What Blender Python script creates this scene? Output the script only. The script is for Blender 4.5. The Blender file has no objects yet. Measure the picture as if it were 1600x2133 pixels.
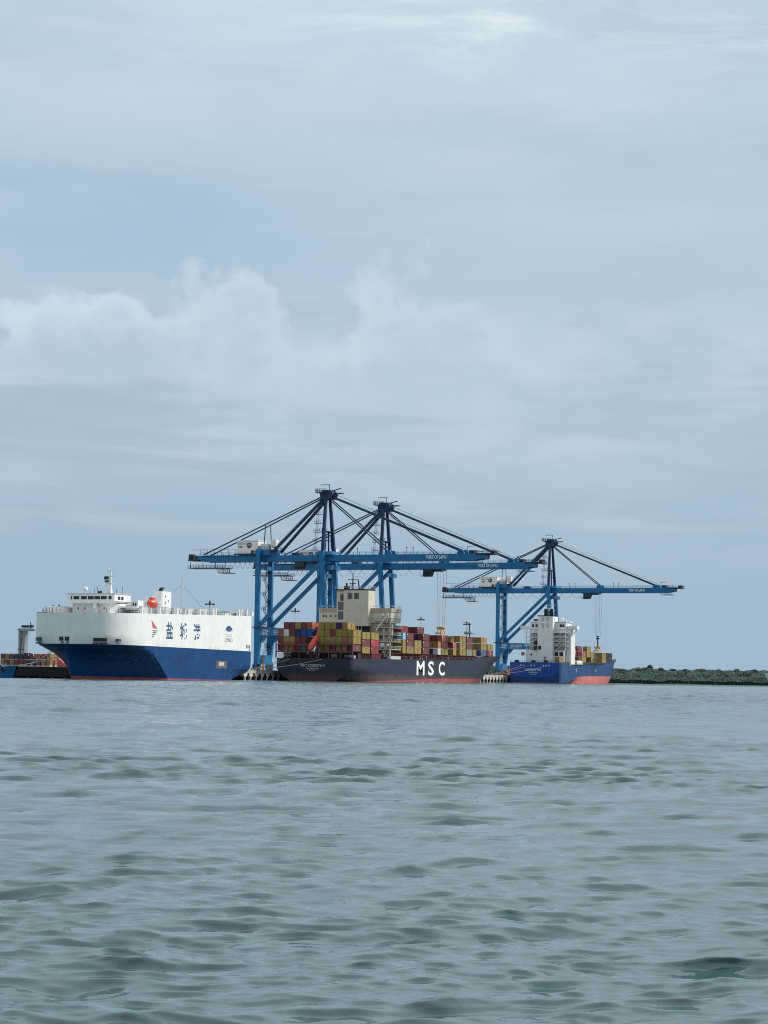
import bpy, math, random
import numpy as np
from mathutils import Vector, Matrix
R = math.radians
random.seed(7)
sc = bpy.context.scene
col = sc.collection

# ---------------------------------------------------------------- camera, sky, sun, exposure
# world frame: X = across the quay towards the open water, Y = along the quay away from the camera, Z = up, water at 0
TH, FPX, PITCH, ROLL, HC = 0.37811, 4453.64, 0.07712, 0.01403, 1.739
PX, PY = -48.371, 826.284
CX = -(PX * math.cos(TH) - PY * math.sin(TH))
CY = -(PX * math.sin(TH) + PY * math.cos(TH))
RT = Vector((math.cos(TH), math.sin(TH), 0))
FW = Vector((-math.sin(TH), math.cos(TH), 0))
fwd = FW * math.cos(PITCH) + Vector((0, 0, 1)) * math.sin(PITCH)
up = -FW * math.sin(PITCH) + Vector((0, 0, 1)) * math.cos(PITCH)
rr = RT * math.cos(ROLL) + up * math.sin(ROLL)
uu = -RT * math.sin(ROLL) + up * math.cos(ROLL)
cam = bpy.data.cameras.new('camera')
cam.sensor_fit = 'HORIZONTAL'
cam.sensor_width = 36.0
cam.lens = 36.0 * FPX / 1600.0
cam.clip_start = 0.5
cam.clip_end = 60000
camo = bpy.data.objects.new('camera', cam)
col.objects.link(camo)
M = Matrix((rr, uu, -fwd)).transposed().to_4x4()
M.translation = Vector((CX, CY, HC))
camo.matrix_world = M
sc.camera = camo

SUN_EL, SUN_AZ = R(40), R(42)          # azimuth measured from +X (open water) towards +Y
sdir = Vector((math.cos(SUN_EL) * math.cos(SUN_AZ), math.cos(SUN_EL) * math.sin(SUN_AZ), math.sin(SUN_EL)))
sl = bpy.data.lights.new('sun', 'SUN')
sl.energy = 5.0
sl.angle = R(5)
sl.color = (1.0, 0.95, 0.87)
so = bpy.data.objects.new('sun', sl)
col.objects.link(so)
so.rotation_euler = sdir.to_track_quat('Z', 'Y').to_euler()

w = bpy.data.worlds.new('World')
sc.world = w
w.use_nodes = True
nt = w.node_tree
nt.nodes.clear()


class G:
    """tiny node-graph helper"""
    def __init__(s, tree):
        s.t = tree

    def n(s, typ, ins=None, **kw):
        nd = s.t.nodes.new(typ)
        for k, v in kw.items():
            setattr(nd, k, v)
        for k, v in (ins or {}).items():
            sock = nd.inputs[k]
            if isinstance(v, bpy.types.NodeSocket):
                s.t.links.new(v, sock)
            else:
                sock.default_value = v
        return nd

    def m(s, op, a, b=0.0, c=0.0, clamp=False):
        return s.n('ShaderNodeMath', {0: a, 1: b, 2: c}, operation=op, use_clamp=clamp).outputs[0]

    def noise(s, vec, scale, detail=5, rough=.55, dist=0.0):
        return s.n('ShaderNodeTexNoise', {'Vector': vec, 'Scale': scale, 'Detail': detail, 'Roughness': rough, 'Distortion': dist}).outputs['Fac']

    def ss(s, v, lo, hi):
        nd = s.n('ShaderNodeMapRange', {'Value': v, 'From Min': lo, 'From Max': hi})
        nd.interpolation_type = 'SMOOTHSTEP'
        return nd.outputs[0]

    def mix(s, f, a, b):
        nd = s.t.nodes.new('ShaderNodeMix')
        nd.data_type = 'RGBA'
        for i, v in ((0, f), (6, a), (7, b)):
            if isinstance(v, bpy.types.NodeSocket):
                s.t.links.new(v, nd.inputs[i])
            else:
                nd.inputs[i].default_value = v if not isinstance(v, tuple) else (*v, 1)
        return nd.outputs[2]

    def vec(s, op, a, b):
        return s.n('ShaderNodeVectorMath', {0: a, 1: b}, operation=op).outputs[0]


g = G(nt)
d = g.n('ShaderNodeTexCoord').outputs['Generated']
sep = g.n('ShaderNodeSeparateXYZ', {0: d})
dz = sep.outputs[2]
sky = g.n('ShaderNodeTexSky', sky_type='NISHITA', sun_disc=False, sun_elevation=SUN_EL, sun_rotation=R(90) - SUN_AZ,
          altitude=0.0, air_density=1.0, dust_density=1.5, ozone_density=1.2).outputs[0]
dotr = g.n('ShaderNodeVectorMath', {0: d, 1: RT}, operation='DOT_PRODUCT').outputs['Value']
K = 10.0


def c10(r, gg, b):
    return (r * K, gg * K, b * K)


# high thin overcast, streaked and squashed towards the horizon
flat = g.vec('MULTIPLY', d, (1.0, 1.0, 4.5))
n_a = g.noise(g.vec('ADD', flat, (3.1, 0.4, 0.0)), 5.0, 5, .55, .4)
n_b = g.noise(g.vec('ADD', flat, (9.0, 2.0, 1.0)), 14.0, 3, .6, .3)
veil = g.m('ADD', g.m('MULTIPLY', n_a, .7), g.m('MULTIPLY', n_b, .3))
v1 = g.ss(veil, .38, .62)
clear = g.mix(.78, sky, c10(.385, .535, .685))
elev_t = g.ss(dz, 0.0, .34)
veilcol = g.mix(elev_t, c10(.328, .452, .578), c10(.555, .665, .735))
veilcol = g.mix(g.ss(dz, .28, .62), veilcol, c10(.88, .98, 1.04))
# a thinner, bluer gap in the overcast above the cumulus
gap = g.m('MULTIPLY', g.m('MULTIPLY', g.ss(dz, .16, .20), g.ss(dz, .27, .215)), g.ss(dotr, .07, -.10))
cover = g.m('SUBTRACT', g.m('ADD', g.m('MULTIPLY', v1, .34), .62), g.m('MULTIPLY', gap, .42))
base = g.mix(cover, clear, veilcol)
# mottled grey undersides of the overcast
n_g = g.noise(g.vec('ADD', g.vec('MULTIPLY', d, (1, 1, 3.2)), (2.2, 7.7, 0.5)), 9.0, 5, .58, .4)
base = g.mix(g.m('MULTIPLY', g.m('MULTIPLY', g.ss(n_g, .48, .70), g.ss(dz, .19, .25)), .5), base, c10(.42, .54, .625))
# brighter sun-lit patches high up
n_c = g.noise(g.vec('ADD', g.vec('MULTIPLY', d, (1, 1, 3.4)), (5.35, 1.2, 0.3)), 8.0, 8, .62, .6)
pat = g.m('MULTIPLY', g.ss(n_c, .47, .66), g.m('MULTIPLY', g.ss(dz, .255, .315), g.ss(dotr, -.12, .06)))
base = g.mix(g.m('MULTIPLY', pat, .8), base, c10(.83, .885, .915))
# cumulus bank low over the horizon: billowing tops over a soft grey body
def vor(v, sc_):
    return g.n('ShaderNodeTexVoronoi', {'Vector': v, 'Scale': sc_}, feature='F1').outputs['Distance']
ds = g.vec('ADD', d, tuple(RT * .072))
warp = g.n('ShaderNodeTexNoise', {'Vector': ds, 'Scale': 40.0, 'Detail': 3, 'Roughness': .6}).outputs['Color']
dw = g.vec('ADD', ds, g.vec('MULTIPLY', g.vec('SUBTRACT', warp, (.5, .5, .5)), (.030, .030, .030)))
bil = g.m('ADD', g.m('MULTIPLY', vor(dw, 13.0), -.075), g.m('MULTIPLY', vor(dw, 34.0), -.030))
fine = g.m('MULTIPLY', g.m('SUBTRACT', g.noise(ds, 70.0, 4, .62), .5), .030)
big = g.noise(g.vec('ADD', ds, (0.93, 0.2, 0)), 8.0, 2, .5)
top = g.m('ADD', g.m('ADD', g.m('ADD', .226, bil), fine), g.m('MULTIPLY', g.m('SUBTRACT', big, .5), .055))
dd = g.m('SUBTRACT', top, dz)
wgt = g.ss(g.m('ADD', dotr, g.m('MULTIPLY', g.m('SUBTRACT', big, .5), .3)), .10, -.06)
edge = g.m('MULTIPLY', g.ss(dd, .0, .015), g.ss(dz, .225, .205))
cm = g.m('MULTIPLY', edge, g.ss(dz, .095, .15))
dd_s = g.m('SUBTRACT', g.m('ADD', g.m('ADD', .183, g.m('MULTIPLY', fine, 2.0)), g.m('MULTIPLY', g.m('SUBTRACT', big, .5), .055)), dz)
shade = g.ss(g.m('ADD', g.m('MULTIPLY', dd, .55), g.m('MULTIPLY', dd_s, .45)), -.002, .052)
ccol = g.mix(shade, c10(.63, .735, .79), c10(.43, .555, .64))
n_s = g.noise(g.vec('ADD', g.vec('MULTIPLY', d, (1, 1, 3.0)), (4.1, 2.9, 0.7)), 11.0, 5, .6, .3)
bank = g.m('MULTIPLY', g.m('MULTIPLY', g.ss(g.m('ADD', dz, g.m('MULTIPLY', g.m('SUBTRACT', n_s, .5), .10)), .20, .155), g.ss(dz, .07, .12)), .72)
base = g.mix(bank, base, g.mix(g.ss(n_s, .36, .64), c10(.405, .52, .615), c10(.53, .64, .71)))
base = g.mix(g.m('MULTIPLY', cm, g.m('ADD', g.m('MULTIPLY', wgt, .74), .12)), base, ccol)
# long light and grey stratus bands lower down
n_d = g.noise(g.vec('ADD', g.vec('MULTIPLY', d, (1, 1, 10)), (1.7, 4.2, 0)), 5.5, 5, .56, .4)
low = g.m('MULTIPLY', g.ss(dz, .045, .085), g.ss(dz, .165, .12))
base = g.mix(g.m('MULTIPLY', g.m('MULTIPLY', g.ss(n_d, .46, .64), low), .75), base, c10(.37, .475, .575))
n_e = g.noise(g.vec('ADD', g.vec('MULTIPLY', d, (1, 1, 7)), (6.75, 1.2, 2)), 6.5, 5, .58, .4)
base = g.mix(g.m('MULTIPLY', g.m('MULTIPLY', g.ss(n_e, .47, .66), low), .5), base, c10(.51, .61, .685))
bg = g.n('ShaderNodeBackground', {'Color': base, 'Strength': 0.105})
out = g.n('ShaderNodeOutputWorld', {'Surface': bg.outputs[0]})

sc.cycles.use_denoising = False
sc.cycles.caustics_reflective = False
sc.cycles.sample_clamp_indirect = 1.2
sc.cycles.filter_width = 1.05
sc.cycles.max_bounces = 5
sc.cycles.diffuse_bounces = 2
sc.cycles.glossy_bounces = 3
sc.view_settings.view_transform = 'Standard'
sc.view_settings.look = 'None'
sc.view_settings.exposure = 0.0
sc.view_settings.gamma = 1.0
sc.view_settings.use_curve_mapping = False


def campt(X, Y, Z=0.0):
    """camera-frame ground point (X right, Y ahead, metres) -> world"""
    return Vector((CX, CY, 0)) + RT * X + FW * Y + Vector((0, 0, Z))


# ---------------------------------------------------------------- materials
MATS = {}


def paint(name, c, rough=.5, var=.15, streak=0.0, rust=0.0, spec=.4, scale=1.0, low=None):
    """weathered paint: base colour with large mottling, vertical streaks and rust bloom (object space)"""
    if name in MATS:
        return MATS[name]
    m = bpy.data.materials.new(name)
    m.use_nodes = True
    t = m.node_tree
    t.nodes.clear()
    q = G(t)
    oc = q.n('ShaderNodeTexCoord').outputs['Object']
    n1 = q.noise(oc, .35 * scale, 6, .6)
    cc = q.mix(q.ss(n1, .3, .7), tuple(x * (1 - var) for x in c), tuple(min(1, x * (1 + var * .6)) for x in c))
    if streak:
        st = q.noise(q.vec('MULTIPLY', oc, (1.1, 1.1, .06)), 1.0 * scale, 5, .62)
        cc = q.mix(q.m('MULTIPLY', q.ss(st, .5, .75), streak), cc, (c[0] * .45 + .02, c[1] * .45 + .018, c[2] * .45 + .014))
    if rust:
        rs = q.noise(q.vec('MULTIPLY', oc, (.7, .7, .10)), 1.3 * scale, 7, .68)
        cc = q.mix(q.m('MULTIPLY', q.ss(rs, .56, .72), rust), cc, (.20, .085, .045))
    if low:
        zz = q.n('ShaderNodeSeparateXYZ', {0: oc}).outputs[2]
        n3 = q.noise(q.vec('MULTIPLY', oc, (1, 1, .4)), .45, 6, .65)
        f = q.m('MULTIPLY', q.ss(q.m('ADD', zz, q.m('MULTIPLY', n3, -low[1])), low[0], low[0] - 1.5), .5)
        cc = q.mix(f, cc, low[2])
    b = q.n('ShaderNodeBsdfPrincipled', {'Base Color': cc, 'Roughness': rough, 'Specular IOR Level': spec})
    q.n('ShaderNodeOutputMaterial', {'Surface': b.outputs[0]})
    MATS[name] = m
    return m


def objcolor(name, rough=.55):
    m = bpy.data.materials.new(name)
    m.use_nodes = True
    t = m.node_tree
    t.nodes.clear()
    q = G(t)
    info = q.n('ShaderNodeObjectInfo')
    oc = q.n('ShaderNodeTexCoord').outputs['Object']
    off = q.vec('ADD', oc, q.n('ShaderNodeCombineXYZ', {0: q.m('MULTIPLY', info.outputs['Random'], 90.0)}).outputs[0])
    n1 = q.noise(off, .9, 6, .62)
    st = q.noise(q.vec('MULTIPLY', off, (1.6, 1.6, .12)), 1.0, 5, .6)
    c = info.outputs['Color']
    dark = q.vec('MULTIPLY', c, (.62, .58, .55))
    cc = q.mix(q.m('MULTIPLY', q.ss(n1, .42, .72), .55), c, dark)
    cc = q.mix(q.m('MULTIPLY', q.ss(st, .56, .74), .5), cc, (.11, .065, .045))
    b = q.n('ShaderNodeBsdfPrincipled', {'Base Color': cc, 'Roughness': rough, 'Specular IOR Level': .35})
    q.n('ShaderNodeOutputMaterial', {'Surface': b.outputs[0]})
    MATS[name] = m
    return m


CRANE = paint('crane_blue', (.002, .125, .300), .45, .14, .25, .06)
CRANEL = paint('crane_light_blue', (.05, .22, .42), .45, .12, .2)
NAVY = paint('crane_navy', (.003, .022, .085), .45, .15)
DARKST = paint('dark_steel', (.018, .024, .035), .6, .3)
BOGIE = paint('bogie_blue', (.01, .022, .09), .6, .3)
WHITE = paint('white_paint', (.68, .68, .665), .45, .05, .12, .05)
HULLW = paint('hull_white', (.71, .72, .705), .42, .05, .18, .15)
HULLB = paint('hull_blue', (.004, .046, .152), .4, .2, .35, .10, spec=.15)
HULLR = paint('boot_top_red', (.27, .055, .055), .6, .25, .3, .4)
MSCH = paint('hull_charcoal', (.021, .027, .044), .36, .22, .35, .07, spec=.18, low=(1.2, 3.6, (.13, .055, .042)))
BLUEH = paint('hull_cobalt', (.018, .056, .16), .42, .2, .35, .12, spec=.2)
BLUET = paint('hull_transom_blue', (.008, .055, .30), .4, .1, .15)
BLUER = paint('hull_pink_red', (.46, .135, .125), .6, .25, .5, .25)
CREAM = paint('cream_paint', (.54, .505, .41), .55, .07, .2, .05)
CREAMD = paint('cream_weathered', (.40, .33, .25), .6, .2, .4, .5)
MAROON = paint('maroon_steel', (.14, .028, .036), .55, .3, .3, .2)
BLACK = paint('black_paint', (.010, .011, .013), .55, .3)
GLASS = paint('window_glass', (.010, .016, .022), .12, .2, spec=.6)
GREYW = paint('louvre_grey', (.11, .115, .12), .6, .2)
GREYL = paint('light_grey_paint', (.42, .44, .45), .5, .12, .25, .1)
ORANGE = paint('lifeboat_orange', (.60, .075, .045), .4, .12)
YELLOW = paint('spreader_yellow', (.55, .28, .02), .5, .25, .3, .2)
ROPE = paint('mooring_rope', (.42, .42, .38), .9, .2)
ROPEO = paint('rust_rope', (.40, .20, .11), .9, .2)
CONC = paint('concrete', (.40, .38, .34), .85, .22, .5, .15)
CONCD = paint('under_deck_shade', (.04, .04, .042), .95, .3, .3)
CAPM = paint('pile_cap_concrete', (.48, .47, .43), .85, .2, .4, .1)
FENDSHADE = paint('rubber_and_shade_black', (.010, .010, .011), .8, .2)
NAMEB = paint('lettering_blue', (.022, .085, .19), .5, .1)
NAMEW = paint('lettering_white', (.82, .82, .80), .5, .04)
NAMEC = paint('lettering_cream', (.60, .52, .46), .6, .15)
NAMEK = paint('lettering_black', (.02, .018, .014), .6, .1)
SILVER = paint('crane_grey', (.17, .20, .22), .5, .2, .4, .2)
TUGB = paint('tug_blue', (.02, .15, .36), .5, .25, .4, .1)
REDST = paint('red_steel', (.42, .085, .075), .55, .25, .3, .1)
CONT = objcolor('container_paint')

# ---------------------------------------------------------------- mesh helpers
ROOT = {}


class MB:
    def __init__(s):
        s.v, s.f = [], []

    def pts(s, P, F):
        o = len(s.v)
        s.v += [tuple(p) for p in P]
        s.f += [tuple(i + o for i in f) for f in F]
        return s

    def box(s, x0, x1, y0, y1, z0, z1):
        return s.pts([(x0, y0, z0), (x1, y0, z0), (x1, y1, z0), (x0, y1, z0), (x0, y0, z1), (x1, y0, z1), (x1, y1, z1), (x0, y1, z1)],
                     [(0, 3, 2, 1), (4, 5, 6, 7), (0, 1, 5, 4), (1, 2, 6, 5), (2, 3, 7, 6), (3, 0, 4, 7)])

    def beam(s, p, q, wd, ht, w2=None, h2=None):
        p, q = Vector(p), Vector(q)
        ax = (q - p).normalized()
        ref = Vector((0, 1, 0)) if abs(ax.y) < .9 else Vector((0, 0, 1))
        sd = ref                      # width runs along Y for everything in the X-Z plane
        sd = (sd - ax * sd.dot(ax)).normalized()
        tp = ax.cross(sd)
        w2, h2 = w2 or wd, h2 or ht
        P = []
        for c, a, b in ((p, wd, ht), (q, w2, h2)):
            for i, j in ((-1, -1), (1, -1), (1, 1), (-1, 1)):
                P.append(c + sd * (i * a / 2) + tp * (j * b / 2))
        return s.pts(P, [(0, 1, 2, 3), (7, 6, 5, 4), (0, 4, 5, 1), (1, 5, 6, 2), (2, 6, 7, 3), (3, 7, 4, 0)])

    def tube(s, p, q, r, n=6, r2=None, cap=True):
        p, q = Vector(p), Vector(q)
        ax = (q - p).normalized()
        sd = ax.orthogonal().normalized()
        tp = ax.cross(sd)
        P = []
        for c, rad in ((p, r), (q, r if r2 is None else r2)):
            for i in range(n):
                a = 2 * math.pi * i / n
                P.append(c + sd * math.cos(a) * rad + tp * math.sin(a) * rad)
        F = [(i, (i + 1) % n, n + (i + 1) % n, n + i) for i in range(n)]
        if cap:
            F += [tuple(range(n - 1, -1, -1)), tuple(range(n, 2 * n))]
        return s.pts(P, F)

    def line(s, P, r, n=5):
        for a, b in zip(P[:-1], P[1:]):
            s.tube(a, b, r, n, cap=False)
        return s

    def sag(s, p, q, drop, r, k=8, n=4):
        p, q = Vector(p), Vector(q)
        P = [p.lerp(q, i / k) - Vector((0, 0, drop * 4 * (i / k) * (1 - i / k))) for i in range(k + 1)]
        return s.line(P, r, n)

    def prism(s, poly, axis, lo, hi):
        """poly of 2-tuples in the other two axes (x,z) for 'y', (y,z) for 'x', (x,y) for 'z'"""
        def mk(u, v, h):
            return {'y': (u, h, v), 'x': (h, u, v), 'z': (u, v, h)}[axis]
        n = len(poly)
        P = [mk(u, v, lo) for u, v in poly] + [mk(u, v, hi) for u, v in poly]
        F = [(i, (i + 1) % n, n + (i + 1) % n, n + i) for i in range(n)] + [tuple(range(n - 1, -1, -1)), tuple(range(n, 2 * n))]
        return s.pts(P, F)

    def ball(s, c, rx, ry=None, rz=None, nu=12, nv=8):
        ry, rz = ry or rx, rz or rx
        P = []
        for j in range(nv + 1):
            ph = math.pi * j / nv
            for i in range(nu):
                a = 2 * math.pi * i / nu
                P.append((c[0] + rx * math.sin(ph) * math.cos(a), c[1] + ry * math.sin(ph) * math.sin(a), c[2] + rz * math.cos(ph)))
        F = [(j * nu + i, (j + 1) * nu + i, (j + 1) * nu + (i + 1) % nu, j * nu + (i + 1) % nu) for j in range(nv) for i in range(nu)]
        return s.pts(P, F)

    def rail(s, P, h=1.05, step=1.6, r=.035):
        """hand-rail along a polyline of deck points"""
        for a, b in zip(P[:-1], P[1:]):
            a, b = Vector(a), Vector(b)
            L = (b - a).length
            k = max(1, int(L / step))
            for i in range(k + 1):
                p = a.lerp(b, i / k)
                s.beam(p, p + Vector((0, 0, h)), r * 2, r * 2)
            for hh in (h, h * .55):
                s.tube(a + Vector((0, 0, hh)), b + Vector((0, 0, hh)), r, 4, cap=False)
        return s

    def build(s, name, mat, parent=None, smooth=False, loc=None):
        me = bpy.data.meshes.new(name)
        off = Vector((0, 0, 0))
        if parent is not None:
            off = ROOT[parent.name]
        elif loc is not None:
            off = Vector(loc)
        me.from_pydata([(v[0] - off.x, v[1] - off.y, v[2] - off.z) for v in s.v], [], s.f)
        me.materials.append(mat)
        if smooth:
            me.shade_smooth()
        o = bpy.data.objects.new(name, me)
        col.objects.link(o)
        if parent is not None:
            o.parent = parent
        else:
            o.location = off
        ROOT[o.name] = off
        return o


def tag(o, label, cat, group=None):
    o['label'] = label
    o['category'] = cat
    if group:
        o['group'] = group
    return o


def thing(name, label, cat, loc, group=None):
    o = bpy.data.objects.new(name, None)
    o.empty_display_size = .5
    col.objects.link(o)
    o.location = loc
    ROOT[o.name] = Vector(loc)
    return tag(o, label, cat, group)


def struct(mb, name, mat, loc=(0, 0, 0), kind='structure'):
    o = mb.build(name, mat, None, False, loc)
    o['kind'] = kind
    return o


TXT = {}


def textdata(s, bold):
    if (s, bold) not in TXT:
        cu = bpy.data.curves.new('lettering', 'FONT')
        cu.body = s
        cu.offset = bold
        cu.resolution_u = 3
        o = bpy.data.objects.new('lettering', cu)
        col.objects.link(o)
        bpy.context.view_layer.update()
        me = bpy.data.meshes.new_from_object(o.evaluated_get(bpy.context.evaluated_depsgraph_get()))
        V = [(v.co.x, v.co.y) for v in me.vertices]
        F = [tuple(p.vertices) for p in me.polygons]
        bpy.data.objects.remove(o)
        bpy.data.curves.remove(cu)
        bpy.data.meshes.remove(me)
        xs, ys = [v[0] for v in V], [v[1] for v in V]
        x0, x1, y0, y1 = min(xs), max(xs), min(ys), max(ys)
        TXT[(s, bold)] = ([((x - x0) / (x1 - x0), (y - y0) / (y1 - y0)) for x, y in V], F)
    return TXT[(s, bold)]


def text(s, h0, h1, z0, z1, facing, at, mat, parent, bold=0.0, name='lettering', vert=False):
    """lettering as flat mesh filling the rectangle h0..h1 x z0..z1 on the plane facing '+x' (x = at) or '-y' (y = at)"""
    V, F = textdata(s, bold)
    mb = MB()
    P = []
    for u, v in V:
        if vert:
            u, v = v, 1 - u
            u = 1 - u if False else u
        h, z = h0 + (h1 - h0) * u, z0 + (z1 - z0) * v
        P.append((at, h, z) if facing == '+x' else (h, at, z))
    mb.pts(P, F)
    return mb.build(name, mat, parent)


# ---------------------------------------------------------------- water
def make_water():
    rng = np.random.default_rng(11)
    f2 = FPX * 768 / 1600
    # radii: rows follow the resolution the surface needs with distance
    rad = [5.0]
    while rad[-1] < 9000:
        r = rad[-1]
        px = r * r / (HC * f2)                    # metres of water per picture row
        if r < 35:
            stp = .7 * px
        elif r < 330:
            stp = min(max(.30 * px, .13), .55)
        elif r < 800:
            stp = .55 + (r - 330) / 470 * 1.3
        else:
            stp = .35 * px
        rad.append(r + stp)
    rad = np.array(rad + [14000., 40000.])
    dense = np.radians(np.arange(-13.5, 13.5001, .043))
    left = np.radians(np.concatenate([np.linspace(-180, -40, 24), np.linspace(-39, -13.6, 44)]))
    right = -left[::-1][:-1]
    phi = np.concatenate([left, dense, right])
    RR, PH = np.meshgrid(rad, phi, indexing='ij')
    X0 = RR * np.sin(PH)
    Y0 = RR * np.cos(PH)
    dr = np.gradient(rad)[:, None] * np.ones_like(PH)
    dp = np.gradient(phi)[None, :] * RR
    sp = np.maximum(dr, dp)
    X, Y, Z = X0.copy(), Y0.copy(), np.zeros_like(X0)
    nw = 120
    lam = np.where(np.arange(nw) < 100, np.exp(rng.uniform(np.log(.13), np.log(1.3), nw)), np.exp(rng.uniform(np.log(1.35), np.log(5.0), nw)))
    # short-crested wind chop running mostly towards the camera, slightly from the right
    main = math.radians(-80)
    spread = np.where(rng.uniform(0, 1, nw) < .68, .30, .95)
    th = main + rng.normal(0, 1, nw) * spread
    steep = np.interp(np.log(lam), np.log([.13, .33, .6, .95, 1.5, 5.0]), [.030, .036, .035, .027, .015, .009])
    amp = steep * lam / (2 * math.pi) * rng.uniform(.6, 1.4, nw)
    ph0 = rng.uniform(0, 2 * math.pi, nw)
    # slow patches of calmer and rougher water
    gust = 1 + .30 * np.sin(X0 * .21 + Y0 * .09 + 1.3) * np.sin(Y0 * .13 - X0 * .05) + .18 * np.sin(X0 * .07 - Y0 * .031)
    far = .80 + .26 * np.clip((RR - 9) / 22, 0, 1) + 2.2 * np.clip((RR - 20) / 110, 0, 1)
    for l, t, a, p in zip(lam, th, amp, ph0):
        k = 2 * math.pi / l
        wgt = np.clip((l / sp - 1.7) / 1.6, 0, 1)
        sel = np.where(wgt.max(axis=1) > 0)[0]
        if len(sel) == 0:
            continue
        hi = sel.max() + 1
        arg = (k * (X0[:hi] * math.cos(t) + Y0[:hi] * math.sin(t)) + p)
        arg = np.mod(arg, 2 * math.pi).astype(np.float32)
        A = (a * wgt[:hi] * gust[:hi] * far[:hi]).astype(np.float32)
        Z[:hi] += A * np.cos(arg)
        s_ = np.sin(arg) * A * .8
        X[:hi] -= math.cos(t) * s_
        Y[:hi] -= math.sin(t) * s_
    Y -= 1.38 * Z                                  # wind-driven crests lean towards the camera
    WX = RT.x * X + FW.x * Y
    WY = RT.y * X + FW.y * Y
    V = np.stack([WX, WY, Z], -1).reshape(-1, 3).astype(np.float32)
    nr, nc = RR.shape
    i, j = np.meshgrid(np.arange(nr - 1), np.arange(nc - 1), indexing='ij')
    a = i * nc + j
    Q = np.stack([a, a + nc, a + nc + 1, a + 1], -1).reshape(-1, 4)[:, ::-1].astype(np.int32)
    me = bpy.data.meshes.new('water')
    me.vertices.add(len(V))
    me.vertices.foreach_set('co', V.ravel())
    me.loops.add(Q.size)
    me.loops.foreach_set('vertex_index', Q.ravel())
    me.polygons.add(len(Q))
    me.polygons.foreach_set('loop_start', np.arange(0, Q.size, 4, dtype=np.int32))
    me.polygons.foreach_set('use_smooth', np.ones(len(Q), bool))
    me.update(calc_edges=True)
    m = bpy.data.materials.new('sea_water')
    m.use_nodes = True
    t = m.node_tree
    t.nodes.clear()
    q = G(t)
    oc = q.n('ShaderNodeTexCoord').outputs['Object']
    dist = q.n('ShaderNodeVectorMath', {0: oc}, operation='LENGTH').outputs['Value']
    rip = q.noise(oc, 7.0, 3, .55, .4)
    mid = q.noise(oc, 2.4, 4, .6, .6)
    big_ = q.noise(oc, .5, 4, .55, .4)
    midf = q.ss(dist, 28., 130.)
    farf = q.ss(dist, 150., 500.)
    rip2 = q.noise(oc, 19.0, 2, .5, .3)
    h = q.m('ADD', q.m('ADD', q.m('MULTIPLY', rip, .006), q.m('MULTIPLY', rip2, .0022)), q.m('MULTIPLY', q.m('MULTIPLY', mid, midf), .10))
    h = q.m('ADD', h, q.m('MULTIPLY', q.m('MULTIPLY', big_, farf), .45))
    bp = q.n('ShaderNodeBump', {'Height': h, 'Strength': 1.0, 'Distance': 1.0})
    tone = q.noise(oc, .02, 3, .5)
    cc = q.mix(tone, (.033, .070, .075), (.040, .083, .088))
    b = q.n('ShaderNodeBsdfPrincipled', {'Base Color': cc, 'Roughness': .06, 'IOR': 1.76, 'Normal': bp.outputs[0]})
    q.n('ShaderNodeOutputMaterial', {'Surface': b.outputs[0]})
    me.materials.append(m)
    o = bpy.data.objects.new('water', me)
    o.location = (CX, CY, 0)
    o['kind'] = 'structure'
    col.objects.link(o)


make_water()

# ---------------------------------------------------------------- quay
QF = 32.4      # quay face
QT = 3.5       # quay top
QY0, QY1 = -192.0, 322.0


def make_quay():
    top = MB().box(-420, QF, QY0, QY1, QT - 1.0, QT)
    q = struct(top, 'quay', CONC)
    ROOT[q.name] = Vector((0, 0, 0))
    # water-side wall set back under the deck, coloured dark for the shade there
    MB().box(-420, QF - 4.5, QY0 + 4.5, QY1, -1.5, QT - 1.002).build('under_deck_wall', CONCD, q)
    # fascia beams, piles and fenders along the berth face: only the two gaps and the quay end show
    beam0 = MB().box(-1.15, 1.15, -.9, .9, -.95, 0)
    spots = []
    for y in np.arange(-78, -44, 4.6):
        spots.append((QF - .55, float(y)))
    for y in np.arange(158, 222, 4.6):
        spots.append((QF - .55, float(y)))
    me_b = me_p = me_f = None
    for k, (x, y) in enumerate(spots):
        zt = QT - 1.0
        if me_b is None:
            bm = MB().prism([(-1.5, 0), (1.5, 0), (1.5, -.6), (.8, -1.25), (-.8, -1.25), (-1.5, -.6)], 'x', -.9, .5)
            o = bm.build('pile_cap', CAPM)
            me_b = o.data
            p = MB().tube((0, 0, -4), (0, 0, .1), .42, 12).build('pile', CAPM)
            me_p = p.data
            f = MB().box(-.2, .25, -.75, .75, -2.3, -.1).tube((0.25, 0, -1.2), (.5, 0, -1.2), .6, 10).build('fender', FENDSHADE)
            me_f = f.data
        else:
            o = bpy.data.objects.new('pile_cap', me_b)
            p = bpy.data.objects.new('pile', me_p)
            f = bpy.data.objects.new('fender', me_f)
            for oo in (o, p, f):
                col.objects.link(oo)
        for oo in (o, p, f):
            oo.parent = q
        o.location = (x, y, zt - .003)
        p.location = (x + .1, y, zt - 1.0)
        f.location = (x + .25, y + 2.3, zt - .15)
    MB().box(-420, QF - 1.2, QY0 - .35, QY0 - .003, .5, QT - .12).build('quay_end_shade', FENDSHADE, q)  # added black sheet over the slab edge, standing in for shade
    # piles under the quay end
    for k in range(16):
        p = bpy.data.objects.new('pile', me_p)
        col.objects.link(p)
        p.parent = q
        p.location = (QF - 2 - k * 4.2, QY0 + 1.2, QT - 2.0)
    # rails the cranes run on
    rl = MB()
    for x in (0, 29.4):
        rl.box(x - .12, x + .12, -100, 318, QT, QT + .14)
    rl.build('crane_rail', DARKST, q)


make_quay()


# ---------------------------------------------------------------- gantry cranes
S = 11.75           # leg spacing along the quay
HG0, HG1 = 45.8, 48.2


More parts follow.
